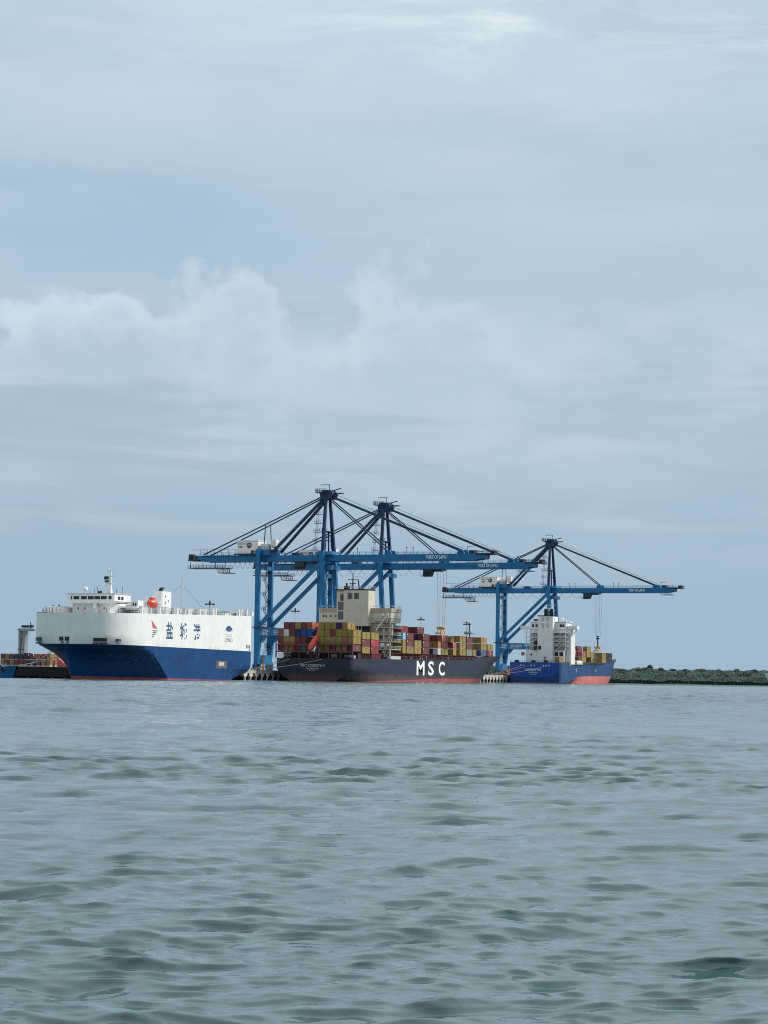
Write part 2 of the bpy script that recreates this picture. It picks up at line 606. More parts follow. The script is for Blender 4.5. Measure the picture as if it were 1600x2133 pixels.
def make_crane(t, trol, label, ropes=None):
    root = thing('gantry_crane', label, 'gantry crane', (0, t, QT), 'ship-to-shore gantry cranes on the quay')
    Y = lambda y: t + y
    mid = t + S / 2
    xl = lambda z: 26.8 + (48 - z) * .066       # water-side legs lean out towards the quay edge
    for y in (0, S):
        lg = MB()
        # land-side leg: tapered plate below the portal, slim box above, flared foot
        lg.prism([(-.85, 6.6), (.75, 6.6), (2.1, 17.5), (2.5, 20.1), (-.95, 20.1), (-.9, 17.5)], 'y', Y(y - .75), Y(y + .75))
        lg.prism([(-.95, 20.1), (2.3, 20.1), (1.2, 22.3), (.9, 25), (.85, 50.6), (-.85, 50.6), (-.9, 25)], 'y', Y(y - .72), Y(y + .72))
        lg.build('leg', CRANE, root)
        lg = MB()
        lg.prism([(xl(6.6) - .8, 6.6), (xl(6.6) + .8, 6.6), (xl(20) + .95, 20.1), (xl(20) - 2.4, 20.1), (xl(17) - 1.9, 17.2)], 'y', Y(y - .75), Y(y + .75))
        lg.prism([(xl(20) - 2.2, 20.1), (xl(20) + .95, 20.1), (xl(25) + .9, 25), (xl(49.6) + .85, 49.6), (xl(49.6) - .85, 49.6), (xl(25) - .9, 25), (xl(22) - 1.2, 22.3)],
                 'y', Y(y - .72), Y(y + .72))
        lg.build('leg', CRANE, root)
        # portal beam and diagonal between land and water legs
        pb = MB().box(2.3, xl(18) - 2.1, Y(y - .6), Y(y + .6), 17.0, 20.0)
        pb.prism([(2.3, 17.002), (4.6, 17.002), (2.3, 14.4)], 'y', Y(y - .58), Y(y + .58))
        pbo = pb.build('portal_beam', CRANE, root)
        if y == 0:
            lz = [(1.6 + 4.0 * math.cos(a) * .5 + 1.7, 18.8 + .62 * math.sin(a)) for a in np.linspace(0, 2 * math.pi, 20, endpoint=False)]
            MB().prism(lz, 'y', Y(y - .68), Y(y - .63)).build('maker_badge', GREYL, pbo)
            text('ZPMC', 2.3, 4.3, 18.5, 19.1, '-y', Y(y - .70), NAMEB, pbo, .02)
            text('上海振华重工', 1.5, 5.2, 17.3, 17.95, '-y', Y(y - .77), NAMEW, pbo, .01)
            text('SHANGHAI ZHENHUA', 7.2, 13.2, 18.7, 19.25, '-y', Y(y - .63), NAMEW, pbo)
            text('HEAVY INDUSTRIES', 7.2, 13.0, 17.95, 18.45, '-y', Y(y - .63), NAMEW, pbo)
            text('CO., LTD', 7.2, 11.6, 17.25, 17.7, '-y', Y(y - .63), NAMEW, pbo)
        dg = MB().beam((1.4, Y(y), 21.6), (xl(45) - .6, Y(y), 45.2), 1.0, 1.35)
        dg.build('diagonal_brace', CRANE, root)
    # tie and sill beams along the quay, with bogies
    for x, nm in ((.1, 0), (xl(10), 1)):
        MB().box(x - .8, x + .9, Y(.7), Y(S - .7), 6.9, 9.6).build('sill_beam', CRANE, root)
        MB().box(x - 1.0, x + 1.1, Y(-.9), Y(S + .9), 6.0, 6.98).build('equalizer_beam', CRANE, root)
        MB().box(x - .7, x + .7, Y(.7), Y(S - .7), 18.2, 19.6).build('tie_beam', CRANE, root)
        MB().box(x - .6, x + .6, Y(.7), Y(S - .7), 42.6, 44.2).build('tie_beam', CRANE, root)
        for y in (0, S):
            for dy in (-1.6, 1.6):
                bg_ = MB().box(x - .5, x + .5, Y(y + dy - 1.2), Y(y + dy + 1.2), 4.5, 6.0)
                for dw in (-.7, .7):
                    bg_.tube((x - .3, Y(y + dy + dw), 4.14), (x + .3, Y(y + dy + dw), 4.14), .5, 10)
                bg_.build('bogie', BOGIE, root)
        MB().box(x - 2.0, x + 2.2, Y(-1.6), Y(S + 1.6), 20.12, 20.42).build('walkway', DARKST, root)
    # main girders and boom
    for y in (mid - 2.5, mid + 2.5):
        gd = MB()
        gd.prism([(-27.6, HG0 + 1.2), (-24.5, HG0), (86.5, HG0), (91.5, HG0 + .7), (91.5, HG1 - .2), (88, HG1), (-27.6, HG1)], 'y', y - .62, y + .62)
        for x in range(-24, 90, 6):
            gd.box(x - .08, x + .08, y - .68, y - .622, HG0 + .1, HG1 - .1)
        go = gd.build('boom_girder', CRANE, root)
        rl = MB().rail([(-27, y - .5 if y < mid else y + .5, HG1), (91, y - .5 if y < mid else y + .5, HG1)], 1.1, 2.6, .05)
        rl.build('handrail', CRANE, go)
        if y < mid:
            text('PORT OF LAMU', 68.4, 76.4, HG0 + .55, HG1 - .5, '-y', y - .70, NAMEW, go, .012)
    for x0, x1 in ((-27.6, -26.4), (90.2, 91.4), (-2, -.9), (24.5, 29.2), (50.5, 52)):
        MB().box(x0, x1, mid - 1.88, mid + 1.88, HG0 + .4, HG1 - .3).build('cross_beam', CRANE, root)
    MB().box(23.4, 30.4, mid - 4.4, mid + 4.4, HG1 + .02, HG1 + 1.3).build('hinge_housing', CRANEL, root)
    MB().box(-1.2, 4.2, Y(.72), Y(S - .72), HG1 + .02, HG1 + 2.2).build('leg_tie', CRANE, root)
    # nose of the boom
    MB().box(88, 95.2, mid - 3.4, mid + 3.4, HG1 - .3, HG1 + .2).rail([(88, mid - 3.3, HG1 + .2), (95.1, mid - 3.3, HG1 + .2), (95.1, mid + 3.3, HG1 + .2)], 1.1, 1.3, .06) \
        .box(93.4, 94.8, mid - 2, mid + 2, HG1 + .2, HG1 + 1.2).build('nose_platform', DARKST, root)
    MB().box(84.5, 90.5, mid - 3.2, mid + 3.2, HG0 - 1.1, HG0 - .9).rail([(84.5, mid - 3.1, HG0 - .9), (90.5, mid - 3.1, HG0 - .9)], .9, 1.2, .06).build('nose_gangway', CRANEL, root)
    # tail platform, hanging maintenance cage
    tp = MB().box(-31.8, -27.0, mid - 3.2, mid + 3.2, HG0 + .5, HG0 + .9)
    tp.box(-31.6, -29.6, mid - 2.8, mid - 1.0, HG0 + .9, HG1 + .7).box(-31.6, -29.6, mid + .6, mid + 2.6, HG0 + .9, HG1 + .4)
    tp.rail([(-31.7, mid - 3.1, HG0 + .9), (-27, mid - 3.1, HG0 + .9)], 1.2, 1.0, .06)
    tp.build('tail_platform', DARKST, root)
    cg = MB().box(-31.6, -15.5, mid - 3.4, mid + 3.4, 43.3, 43.6)
    cg.rail([(-31.6, mid - 3.3, 43.6), (-15.5, mid - 3.3, 43.6)], 1.1, 1.1, .06).rail([(-31.6, mid + 3.3, 43.6), (-15.5, mid + 3.3, 43.6)], 1.1, 1.6, .06)
    for x in (-31, -25.5, -20, -15.8):
        cg.beam((x, mid - 2.5, 43.6), (x, mid - 2.5, HG0), .18, .18)
    cg.box(-18.6, -13.6, mid - 3, mid + 2.5, 41.4, 41.65).rail([(-18.6, mid - 3, 41.65), (-13.6, mid - 3, 41.65)], 1.2, .8, .07)
    for x in (-18.4, -16.5, -13.8):
        cg.beam((x, mid - 2.9, 41.6), (x - 1.2 if x < -17 else x, mid - 2.9, 43.8), .14, .14)
    cg.beam((-18.4, mid - 2.95, 43.5), (-13.8, mid - 2.95, 41.6), .1, .1)
    cg.build('maintenance_gangway', DARKST, root)
    tr = MB().rail([(-26, mid - 3.6, HG1 + .1), (-11, mid - 3.6, HG1 + .1)], 2.3, 2.6, .06).box(-26, -11, mid - 3.7, mid - 3.0, HG1 - .05, HG1 + .1)
    tr.box(-29.5, -24, mid - 3.7, mid - 3.0, HG1 + 2.3, HG1 + 2.45)
    tr.build('tail_walkway', DARKST, root)
    # machinery house with its sign, electrical cabins
    mh = MB().box(-10.4, -1.3, mid - 3.6, mid + 4.2, HG1 + .75, HG1 + 5.7).box(-10.6, -1.1, mid - 3.8, mid + 4.4, HG1 + 5.7, HG1 + 5.95)
    mho = mh.build('machinery_house', WHITE, root)
    MB().box(-11.4, -.9, mid - 4.2, mid + 4.6, HG1 + .25, HG1 + .74).build('house_base', NAVY, root)
    fy = mid - 3.63
    text('PORT OF', -9.9, -6.5, HG1 + 4.1, HG1 + 5.0, '-y', fy, NAMEK, mho, .01)
    text('LAMU', -9.9, -7.7, HG1 + 2.9, HG1 + 3.8, '-y', fy, NAMEK, mho, .01)
    ring, ring2 = [], []
    for a in np.linspace(0, 2 * math.pi, 24, endpoint=False):
        ring.append((-5.1 + 1.08 * math.cos(a), HG1 + 4.0 + 1.08 * math.sin(a)))
        ring2.append((-5.1 + .66 * math.cos(a), HG1 + 4.0 + .66 * math.sin(a)))
    em = MB().prism(ring, 'y', fy - .03, fy).build('emblem', BLACK, mho)
    MB().prism(ring2, 'y', fy - .06, fy - .032).build('emblem_centre', GREYL, mho)
    MB().prism([(-5.3, HG1 + 3.5), (-4.9, HG1 + 3.5), (-4.95, HG1 + 4.55), (-5.25, HG1 + 4.55)], 'y', fy - .09, fy - .062).box(-5.5, -4.7, fy - .09, fy - .062, HG1 + 3.4, HG1 + 3.6) \
        .build('emblem_tower', BLACK, mho)
    MB().box(-4.1, -3.3, fy - .03, fy, HG1 + .95, HG1 + 2.1).build('house_door', BLACK, mho)
    MB().box(-.7, 2.6, mid - 2.6, mid + 2.6, HG1 + 2.3, HG1 + 4.6).box(3.4, 5.6, mid - 2.2, mid + 1.0, HG1 + 3.2, HG1 + 6.2).build('electrical_cabin', WHITE, root)
    MB().rail([(-1, mid - 3.9, HG1 + 2.25), (6.4, mid - 3.9, HG1 + 2.25), (6.4, mid + 3, HG1 + 2.25)], 1.1, 1.2, .06).box(-1, 6.4, mid - 4, mid + 3, HG1 + 2.2, HG1 + 2.28) \
        .beam((-4.4, mid - 4, HG1 + .8), (-1.0, mid - 4, HG1 + 2.3), .6, .1).build('service_deck', DARKST, root)
    # A-frame
    for sgn in (-1, 1):
        yb, yt = mid + sgn * (S / 2 - .4), mid + sgn * 1.9
        MB().beam((26.9, yb, 49.4), (26.4, yt, 70.8), 1.25, 1.25, 1.0, 1.0).build('a_frame_leg', NAVY, root)
        MB().beam((5.2, mid + sgn * 3.6, 49.6), (25.6, mid + sgn * 1.5, 70.2), .75, 1.0).build('back_leg', NAVY, root)
        MB().beam((-25.0, mid + sgn * 3.1, 48.6), (25.4, mid + sgn * 1.3, 71.2), .30, .46).build('backstay', NAVY, root)
        MB().beam((27.6, mid + sgn * 1.5, 71.0), (81.8, mid + sgn * 2.5, 49.3), .30, .66).build('forestay', NAVY, root)
        MB().beam((27.2, mid + sgn * 1.6, 70.0), (52.6, mid + sgn * 2.5, 49.3), .26, .42).build('inner_forestay', NAVY, root)
        MB().beam((.6 if sgn < 0 else 1.8, mid + sgn * 2.5, 50), (1.2, mid + sgn * 2.2, 60.4), .22, .3).build('stay_post', NAVY, root)
        MB().prism([(80.4, HG1), (83.4, HG1), (82.6, HG1 + 1.7), (81.2, HG1 + 1.7)], 'y', mid + sgn * 2.5 - .4, mid + sgn * 2.5 + .4).build('stay_bracket', CRANE, root)
        MB().prism([(51.2, HG1), (54.2, HG1), (53.4, HG1 + 1.7), (52, HG1 + 1.7)], 'y', mid + sgn * 2.5 - .4, mid + sgn * 2.5 + .4).build('stay_bracket', CRANE, root)
    rp = MB()
    for yy in (-.5, .5):
        rp.tube((28, mid + yy, 72.3), (84, mid + yy, 49.6), .05, 4).tube((3.5, mid + yy, 51), (25.8, mid + yy, 71.6), .05, 4)
    rp.build('boom_hoist_rope', DARKST, root)
    hd = MB().prism([(24.4, 69.8), (28.6, 69.8), (29.6, 71.6), (28.6, 73.2), (25.2, 73.4), (24.0, 71.6)], 'y', mid - 2.6, mid + 2.6)
    hd.build('apex_head', NAVY, root)
    ap = MB().box(22.4, 27.0, mid - 3.4, mid + 3.4, 72.2, 72.4).rail([(22.4, mid - 3.3, 72.4), (27, mid - 3.3, 72.4)], 1.3, .9, .07).rail([(22.4, mid + 3.3, 72.4), (22.4, mid - 3.3, 72.4)], 1.3, 1.2, .07)
    ap.beam((27.0, mid, 73), (27.0, mid, 75.6), .2, .2).beam((27.2, mid, 75.5), (23.2, mid, 75.5), .25, .25)
    ap.box(28.5, 32.6, mid - 1.4, mid + 1.4, 71.9, 72.2).beam((28.6, mid, 73.2), (31.8, mid, 74.0), .5, .3)
    for yy in (-1, 1):
        ap.tube((28.4, mid + yy - .2, 72.6), (28.4, mid + yy + .2, 72.6), .8, 12)
    ap.build('apex_platform', DARKST, root)
    # inner frame between the A-frame legs
    fr = MB()
    for yy in (-2.4, 2.4):
        fr.beam((26, mid + yy, 49.4), (26, mid + yy * .8, 57.2), .5, .5)
    fr.beam((26, mid - 4.6, 57.2), (26, mid + 4.6, 57.2), .4, .4).beam((26, mid - 4.2, 54), (26, mid + 4.2, 54), .3, .3)
    fr.box(24.6, 27.6, mid - 3.4, mid + 3.4, 57.3, 57.45).rail([(24.6, mid - 3.4, 57.45), (27.6, mid - 3.4, 57.45)], 1.1, 1, .06)
    fr.build('inner_frame', NAVY, root)
    # cat ladders of the A-frame
    ld = MB()
    for k in range(6):
        z0 = 49.8 + k * 3.45
        f_ = (z0 - 49.4) / 21.4
        y0 = mid - (S / 2 - .4) * (1 - f_) - 1.9 * f_ - .9
        x0 = 25.0
        ld.box(x0 - 1.9, x0 + .9, y0 - .7, y0 + .7, z0, z0 + .12)
        ld.rail([(x0 - 1.9, y0 - .7, z0 + .1), (x0 + .6, y0 - .7, z0 + .1)], 1.0, .8, .05)
        for dx in (-1.5, -.8):
            ld.beam((x0 + dx, y0, z0), (x0 + dx + .35, y0 + .3, z0 + 3.4), .08, .08)
        for r_ in range(6):
            ld.beam((x0 - 1.5 + r_ * .06, y0, z0 + .3 + r_ * .55), (x0 - .8 + r_ * .06, y0, z0 + .3 + r_ * .55), .06, .06)
    ld.build('cat_ladder', NAVY, root)
    # stair tower between the land-side legs
    st = MB()
    z = 9.8
    k = 0
    while z < 44.5:
        y0, y1 = mid + 1.2, S + t - 1.0
        dz_ = 2.9
        a_, b_ = (y0, y1) if k % 2 == 0 else (y1, y0)
        for x in (-.9, -.2):
            st.beam((x, a_, z), (x, b_, z + dz_), .10, .22)
            st.beam((x, a_, z + 1.05), (x, b_, z + dz_ + 1.05), .07, .07)
        st.box(-1.3, .4, b_ - .6, b_ + .6, z + dz_ - .06, z + dz_ + .06)
        st.rail([(-1.3, b_ - .6, z + dz_), (.4, b_ - .6, z + dz_)], 1.05, .8, .05)
        z += dz_
        k += 1
    st.build('stair_tower', DARKST, root)
    # lamps and small posts on the girder
    for x in (37, 40, 60.2, 62.8, 84.6):
        lp = MB().beam((x, mid - 2.5, HG1), (x, mid - 2.5, HG1 + 2.5), .14, .14).box(x - .2, x + .2, mid - 2.8, mid - 2.2, HG1 + 2.4, HG1 + 2.7)
        if x > 80:
            lp.beam((84.6, mid - 2.5, HG1 + 2.6), (87.6, mid - 2.5, HG1 + 2.9), .14, .14)
        lp.build('lamp_post', DARKST, root)
    MB().box(12.5, 15.5, mid - 2.2, mid + 1.5, HG1 + .1, HG1 + 1.0).build('girder_fitting', DARKST, root)
    MB().box(84.8, 87, mid - 2, mid + 2, HG1 + .1, HG1 + 1.4).build('girder_fitting', DARKST, root)
    # festoon cables: bunched towards the tail, spread out to the trolley
    fs = MB()
    xs = list(np.linspace(-13.5, 4, 9)) + list(np.linspace(7, trol - 3, max(3, int((trol - 8) / 4.6))))
    for a, b in zip(xs[:-1], xs[1:]):
        gap = b - a
        fs.sag((a, mid - 3.1, HG0 - .2), (b, mid - 3.1, HG0 - .2), min(3.1, 1.9 + gap * .25) if b < 5 else 2.7, .055, 8, 4)
        fs.box(b - .2, b + .2, mid - 3.3, mid - 2.9, HG0 - .35, HG0 + .15)
    fs.build('festoon_cable', DARKST, root)
    # trolley and cab
    MB().box(trol - 2.5, trol + 5.5, mid - 3.3, mid + 3.3, HG0 - .55, HG0 - .08).box(trol + .5, trol + 4.5, mid - 2, mid + 2, HG0 - .9, HG0 - .55).build('trolley', DARKST, root)
    cb = MB().prism([(trol - 2.3, HG0 - 3.0), (trol + 1.0, HG0 - 3.0), (trol + 1.6, HG0 - 1.4), (trol + 1.6, HG0 - .56), (trol - 2.3, HG0 - .56)], 'y', mid - 3.2, mid - .6)
    cbo = cb.build('operator_cab', DARKST, root)
    MB().box(trol - 1.6, trol + .9, mid - 3.24, mid - 3.2, HG0 - 2.3, HG0 - 1.1).build('cab_window', GLASS, cbo)
    MB().rail([(trol - 3.4, mid - 3.6, HG0 - 3.1), (trol + 1.2, mid - 3.6, HG0 - 3.1)], 1.0, .9, .06).box(trol - 3.4, trol + 1.2, mid - 3.7, mid - 3.2, HG0 - 3.2, HG0 - 3.1).build('cab_balcony', DARKST, cbo)
    if ropes:
        x, ztop = ropes
        rp = MB()
        for dx in (-1.3, -.25, .8, 1.9):
            rp.tube((x + dx * 1.1, mid + (.6 if dx > 0 else -.6), HG0 - .5), (x + dx * .75, mid + (.5 if dx > 0 else -.5), ztop), .055, 4)
        rp.build('hoist_rope', DARKST, root)
    return root


c1 = make_crane(0.0, 16.5, 'blue gantry crane beside the white car carrier\'s stern, its land legs in full view')
c2 = make_crane(60.05, 46.8, 'blue gantry crane standing behind the cream superstructure of the dark container ship', (51.3, 22.6))
c3 = make_crane(291.17, 46.8, 'blue gantry crane standing behind the cobalt blue feeder ship', (51.3, 23.6))


def spreader(x, y, z0, z1, label, post):
    r = thing('container_spreader', label, 'spreader', (x, y, z0), 'yellow spreaders hanging from the crane ropes')
    MB().box(x - 1.2, x + 1.2, y - 3.0, y + 3.0, z0, z0 + .45).box(x - 1.25, x - .8, y - 3.1, y - 2.7, z0 - .35, z0).box(x + .8, x + 1.25, y - 3.1, y - 2.7, z0 - .35, z0).build('spreader_frame', YELLOW, r)
    MB().prism([(x - 1.35, z1), (x + 1.35, z1), (x + 1.35, z1 - .5), (x + .9, z1 - 1.0), (x - .9, z1 - 1.0), (x - 1.35, z1 - .5)], 'y', y - 1.5, y + 1.5).build('headblock', YELLOW, r)
    for sx in (-1, 1):
        for sy in (-1, 1):
            MB().beam((x + sx * .9, y + sy * 2.2, z0 + .4), (x + sx * .75, y + sy * 1.1, z1 - .9), .28, .28).build('suspension_link', YELLOW, r)
    if post:
        MB().beam((x + .1, y, z1), (x + .1, y, post), .5, .5).box(x - .7, x + .9, y - .6, y + .6, post - 1.2, post - .6).box(x - .4, x + .6, y - .5, y + .5, post - .1, post + .5) \
            .build('sheave_block', DARKST, r)


spreader(51.4, 65.9, 19.6, 22.4, 'yellow spreader lowered over the open hold of the dark container ship', None)
spreader(51.3, 297.05, 16.4, 18.7, 'yellow spreader with black sheave block over the cobalt blue feeder ship', 23.6)


# ---------------------------------------------------------------- ship hulls
class Hull:
    def __init__(s, cx, hb, y0, dirn, b0, tip, p, stern, keel=None):
        s.cx, s.HB, s.y0, s.dir, s.b0, s.tip, s.p, s.st, s.keel = cx, hb, y0, dirn, b0, tip, p, stern, keel

    def hb(s, y, z):
        b0, tip, p = s.b0(z), s.tip(z), s.p(z)
        u = min(1, max(0, (y - b0) / (tip - b0)))
        h = s.HB * max(0.0, 1 - u ** p) ** (1 / p)
        dd_ = abs(y - s.y0)
        s0, L = s.st(z)
        e = min(1, dd_ / L)
        h *= s0 + (1 - s0) * (e * e * (3 - 2 * e)) ** .8
        e2 = min(1, dd_ / 2.2)
        return h * (1 - .055 * (1 - e2) ** 2)

    def ys(s, z):
        b0, tip = s.b0(z), s.tip(z)
        L = abs(b0 - s.y0)
        st = [0, .6, 1.3, 2.4, 5, 9, 14, 20, 27, 36]
        out = [s.y0 + s.dir * k for k in st if k < L - 4]
        n0 = len(out)
        while len(out) < 14:
            k = (len(out) - n0 + 1) / (14 - n0 + 1)
            out.append(out[n0 - 1] + (b0 - out[n0 - 1]) * k)
        for k in range(0, 23):
            u = math.sin(math.pi / 2 * k / 22)
            out.append(b0 + (tip - b0) * u)
        return out

    def band(s, zlo, zhi, nz=4, cap_top=False, cap_bottom=False):
        mb = MB()
        ym = (s.y0 + s.b0(5)) / 2
        rows = []
        for k in range(nz + 1):
            zn = zlo(ym) + (zhi(ym) - zlo(ym)) * k / nz
            ys = s.ys(zn)
            row = []
            for y in ys:
                z = zlo(y) + (zhi(y) - zlo(y)) * k / nz
                if s.keel:
                    z = max(z, s.keel(y))
                row.append((s.hb(y, zn), y, z))
            rows.append(row)
        n = len(rows[0])
        for sg in (1, -1):
            P = [(s.cx + sg * h, y, z) for row in rows for h, y, z in row]
            F = []
            for k in range(nz):
                for i in range(n - 1):
                    q = (k * n + i, k * n + i + 1, (k + 1) * n + i + 1, (k + 1) * n + i)
                    F.append(q if sg * s.dir > 0 else q[::-1])
            mb.pts(P, F)
        o = n * (nz + 1)
        for k in range(nz):                                   # transom
            q = (k * n, (k + 1) * n, o + (k + 1) * n, o + k * n)
            mb.f.append(q if s.dir > 0 else q[::-1])
        for on, k in ((cap_top, nz), (cap_bottom, 0)):
            if on:
                for i in range(n - 1):
                    mb.f.append((k * n + i, k * n + i + 1, o + k * n + i + 1, o + k * n + i))
        return mb

    def patch(s, a0, a1, z0, z1, off=.06, n=6):
        """thin panel lying on the bow between athwart positions a0..a1"""
        mb = MB()
        P = []
        for z in (z0, z1):
            b0, tip, p = s.b0(z), s.tip(z), s.p(z)
            for i in range(n + 1):
                a = a0 + (a1 - a0) * i / n
                u = max(0, 1 - (abs(a - s.cx) / s.HB) ** p) ** (1 / p)
                y = b0 + (tip - b0) * u
                nx, ny = (a - s.cx) / s.HB ** 2, (y - b0) / (tip - b0) ** 2
                L = math.hypot(nx, ny) or 1
                P.append((a + nx / L * off, y + ny / L * off, z))
        mb.pts(P, [(i, i + 1, n + 2 + i, n + 1 + i) for i in range(n)])
        return mb


def lerp(a, b, t):
    t = min(1, max(0, t))
    return a + (b - a) * t


def tab(z, T):
    for (z0, v0), (z1, v1) in zip(T[:-1], T[1:]):
        if z <= z1:
            return lerp(v0, v1, (z - z0) / (z1 - z0))
    return T[-1][1]


# ---------------------------------------------------------------- white car carrier
def car_carrier():
    H = Hull(49.5, 15.5, -142.0, -1,
             lambda z: tab(z, [(0, -199), (4, -204), (9.7, -212), (20, -212)]),
             lambda z: tab(z, [(0, -227.5), (6, -229.5), (9.7, -232), (20, -232)]),
             lambda z: tab(z, [(-1, 1.03), (4.5, 1.06), (7.0, 1.3), (9.0, 2.0), (9.7, 2.5), (20, 2.5)]),
             lambda z: (tab(z, [(-1, .6), (0, .66), (4, 1), (30, 1)]), 18),
             lambda y: max(-2.0, (y + 157.0) / 15.0 * 2.3) if y > -157 else -2.0)
    t = thing('car_carrier', 'white and blue car carrier ship with Chinese characters on its side', 'car carrier', (49.5, -187, 0))
    pl = lambda y: lerp(9.75, 9.2, (y + 232) / 90)
    dk = lambda y: lerp(18.35, 20.25, (y + 232) / 90)
    rd = lambda y: lerp(.95, .25, (y + 232) / 60)
    H.band(lambda y: -1.6, rd, 2, cap_bottom=True).build('boot_top', HULLR, t, True)
    H.band(rd, pl, 8).build('lower_hull', HULLB, t, True)
    uh = H.band(pl, dk, 6, cap_top=True).build('upper_hull', HULLW, t, False)
    for p_ in uh.data.polygons:
        p_.use_smooth = True
    uh.data.set_sharp_from_angle(angle=R(35))
    for nm in ('lower_hull', 'boot_top'):
        for ch in t.children:
            if ch.name.startswith(nm):
                ch.data.set_sharp_from_angle(angle=R(9))
    # mooring-deck openings round the bow
    for a0, a1, z0, z1 in ((36.0, 41.4, 10.55, 11.55), (48.0, 49.3, 10.6, 11.7), (49.75, 51.1, 10.6, 11.7), (57.7, 60.7, 10.55, 11.45),
                           (62.2, 62.75, 10.55, 11.3), (62.85, 63.0, 10.55, 11.3), (35.8, 41.2, 9.78, 10.25), (57.6, 60.8, 9.78, 10.2), (62.5, 62.8, 9.95, 10.25)):
        H.patch(a0, a1, z0, z1).build('mooring_opening', BLACK, t)
    for a in (49.0, 50.6):
        H.patch(a - .3, a + .35, 9.9, 10.35, .07, 3).build('mooring_opening', BLACK, t)
    # anchor recess hint and bow name
    x = 65.03
    # ship-side lettering
    tri = MB().pts([(x, -210.1, 17.1), (x, -209.2, 14.7), (x, -206.4, 14.6)], [(0, 1, 2)])
    tri.build('sail_emblem', REDST, t)
    st = MB()
    for k, (l, r_, z) in enumerate(((-209.3, -206.3, 14.0), (-209.3, -206.9, 13.45), (-209.4, -207.6, 12.9), (-209.5, -208.5, 12.35), (-209.6, -209.2, 11.9))):
        st.pts([(x, l, z - .12), (x, r_ - .2, z - .12), (x, r_, z + .12), (x, l + .1, z + .12)], [(0, 1, 2, 3)])
    st.build('sail_emblem_stripe', NAMEK, t)
    for ch, y0, y1, z0, z1 in (('盐', -200.9, -196.6, 11.9, 16.7), ('城', -192.3, -187.7, 11.85, 16.75), ('港', -183.6, -178.9, 11.8, 16.7)):
        text(ch, y0, y1, z0, z1, '+x', x, NAMEB, t, .018)
    # car emblem
    em = MB()
    em.prism([(-162.0, 15.2), (-161.7, 16.1), (-160.8, 16.35), (-160.4, 16.75), (-158.9, 16.75), (-158.4, 16.35), (-157.5, 16.1), (-157.1, 15.2), (-157.7, 15.2), (-157.9, 15.65), (-161.2, 15.65), (-161.4, 15.2)],
             'x', x, x + .02)
    em.prism([(-160.9, 15.0), (-158.3, 15.0), (-158.3, 15.64), (-160.9, 15.64)], 'x', x, x + .015)
    em.build('car_emblem', NAMEB, t)
    MB().prism([(-162, 13.95), (-157.2, 13.95), (-157.2, 14.1), (-162, 14.1)], 'x', x, x + .01).prism([(-161.6, 13.5), (-157.4, 13.5), (-157.4, 13.62), (-161.6, 13.62)], 'x', x, x + .01) \
        .build('emblem_line', GREYL, t)
    text('CMKO', -162.2, -157.0, 11.75, 12.95, '+x', x, GREYW, t)
    # stern-quarter side ramp door with worn frame, pilot doors
    MB().box(65.0, 65.05, -167.9, -160.6, 3.7, 6.0).build('side_ramp_frame', paint('worn_frame', (.10, .085, .07), .7, .3, .4, .5), t)
    MB().box(65.05, 65.09, -166.4, -162.6, 4.5, 5.6).build('side_ramp_door', GREYL, t)
    for y in (-147.0, -145.4):
        MB().box(65.0, 65.04, y, y + .95, 10.1, 11.1).build('side_opening', GREYW, t)
    MB().box(65.0, 65.04, -145.0, -144.2, 9.45, 9.85).build('side_opening', BLACK, t)
    for y, z in ((-192.0, 6.7), (-180.0, 5.2), (-205.5, 3.2), (-157.0, 3.3), (-157.0, 2.4), (-153, 3.2)):
        MB().box(65.0, 65.03, y, y + .45, z, z + .5).build('hull_mark', BLACK, t)
    # rust runs above the paint line
    ru = MB()
    for k in range(26):
        y = random.uniform(-210, -146)
        h = random.uniform(.5, 1.5)
        zb = pl(y) + .12
        ru.pts([(65.012, y, zb), (65.012, y + random.uniform(.10, .22), zb), (65.012, y + .1, zb + h)], [(0, 1, 2)])
    ru.build('rust_streak', paint('rust_run', (.52, .33, .20), .8, .3), t)
    # bridge
    br = thing_part = None
    zb = 18.7
    hs = MB().prism([(43.6, -217.5), (55.6, -217.5), (57.2, -214.5), (57.2, -202), (43, -202), (43, -214.5)], 'z', zb - .3, 21.4)
    hs.build('deckhouse', GREYL if False else WHITE, t)
    bw = MB().prism([(43.0, 21.4), (56.4, 21.4), (57.6, 22.1), (57.6, 24.0), (42.6, 24.0), (42.6, 22.1)], 'y', -218.6, -209)
    bwo = bw.build('bridge', WHITE, t)
    xs = [43.6, 44.5, 46.9, 49.1, 51.2, 53.3, 55.7]
    for k, a in enumerate(xs):
        w_ = .45 if k == 0 else (1.0 if k == 6 else 1.85)
        MB().box(a, a + w_, -218.66, -218.6, 22.55, 23.45).build('bridge_window', GLASS, bwo)
    MB().box(57.6, 57.66, -216.5, -215.2, 22.5, 23.4).box(57.6, 57.66, -214.6, -213.4, 22.5, 23.4).build('bridge_side_window', GLASS, bwo)
    MB().box(42.5, 57.7, -218.7, -209, 24.0, 24.25).build('bridge_roof', GREYL, bwo)
    for a in (45.2, 47.4, 53.6):
        MB().box(a, a + .4, -217.56, -217.5, 19.7, 20.3).build('porthole', BLACK, t)
    MB().prism([(51.0, 18.5), (52.4, 18.5), (51.9, 21.35), (51.1, 21.35)], 'y', -218.9, -217.6).build('bridge_stair', WHITE, t)
    # bridge wing shelter and structures forward port
    MB().box(36.5, 42.6, -221, -212, 18.2, 20.2).box(35.4, 40.6, -219, -212, 20.2, 20.6).build('forward_shelter', WHITE, t)
    for k in range(3):
        MB().box(37.8 + k * .95, 38.5 + k * .95, -221.8, -221.1, 18.2, 20.6).build('vent_trunk', WHITE, t)
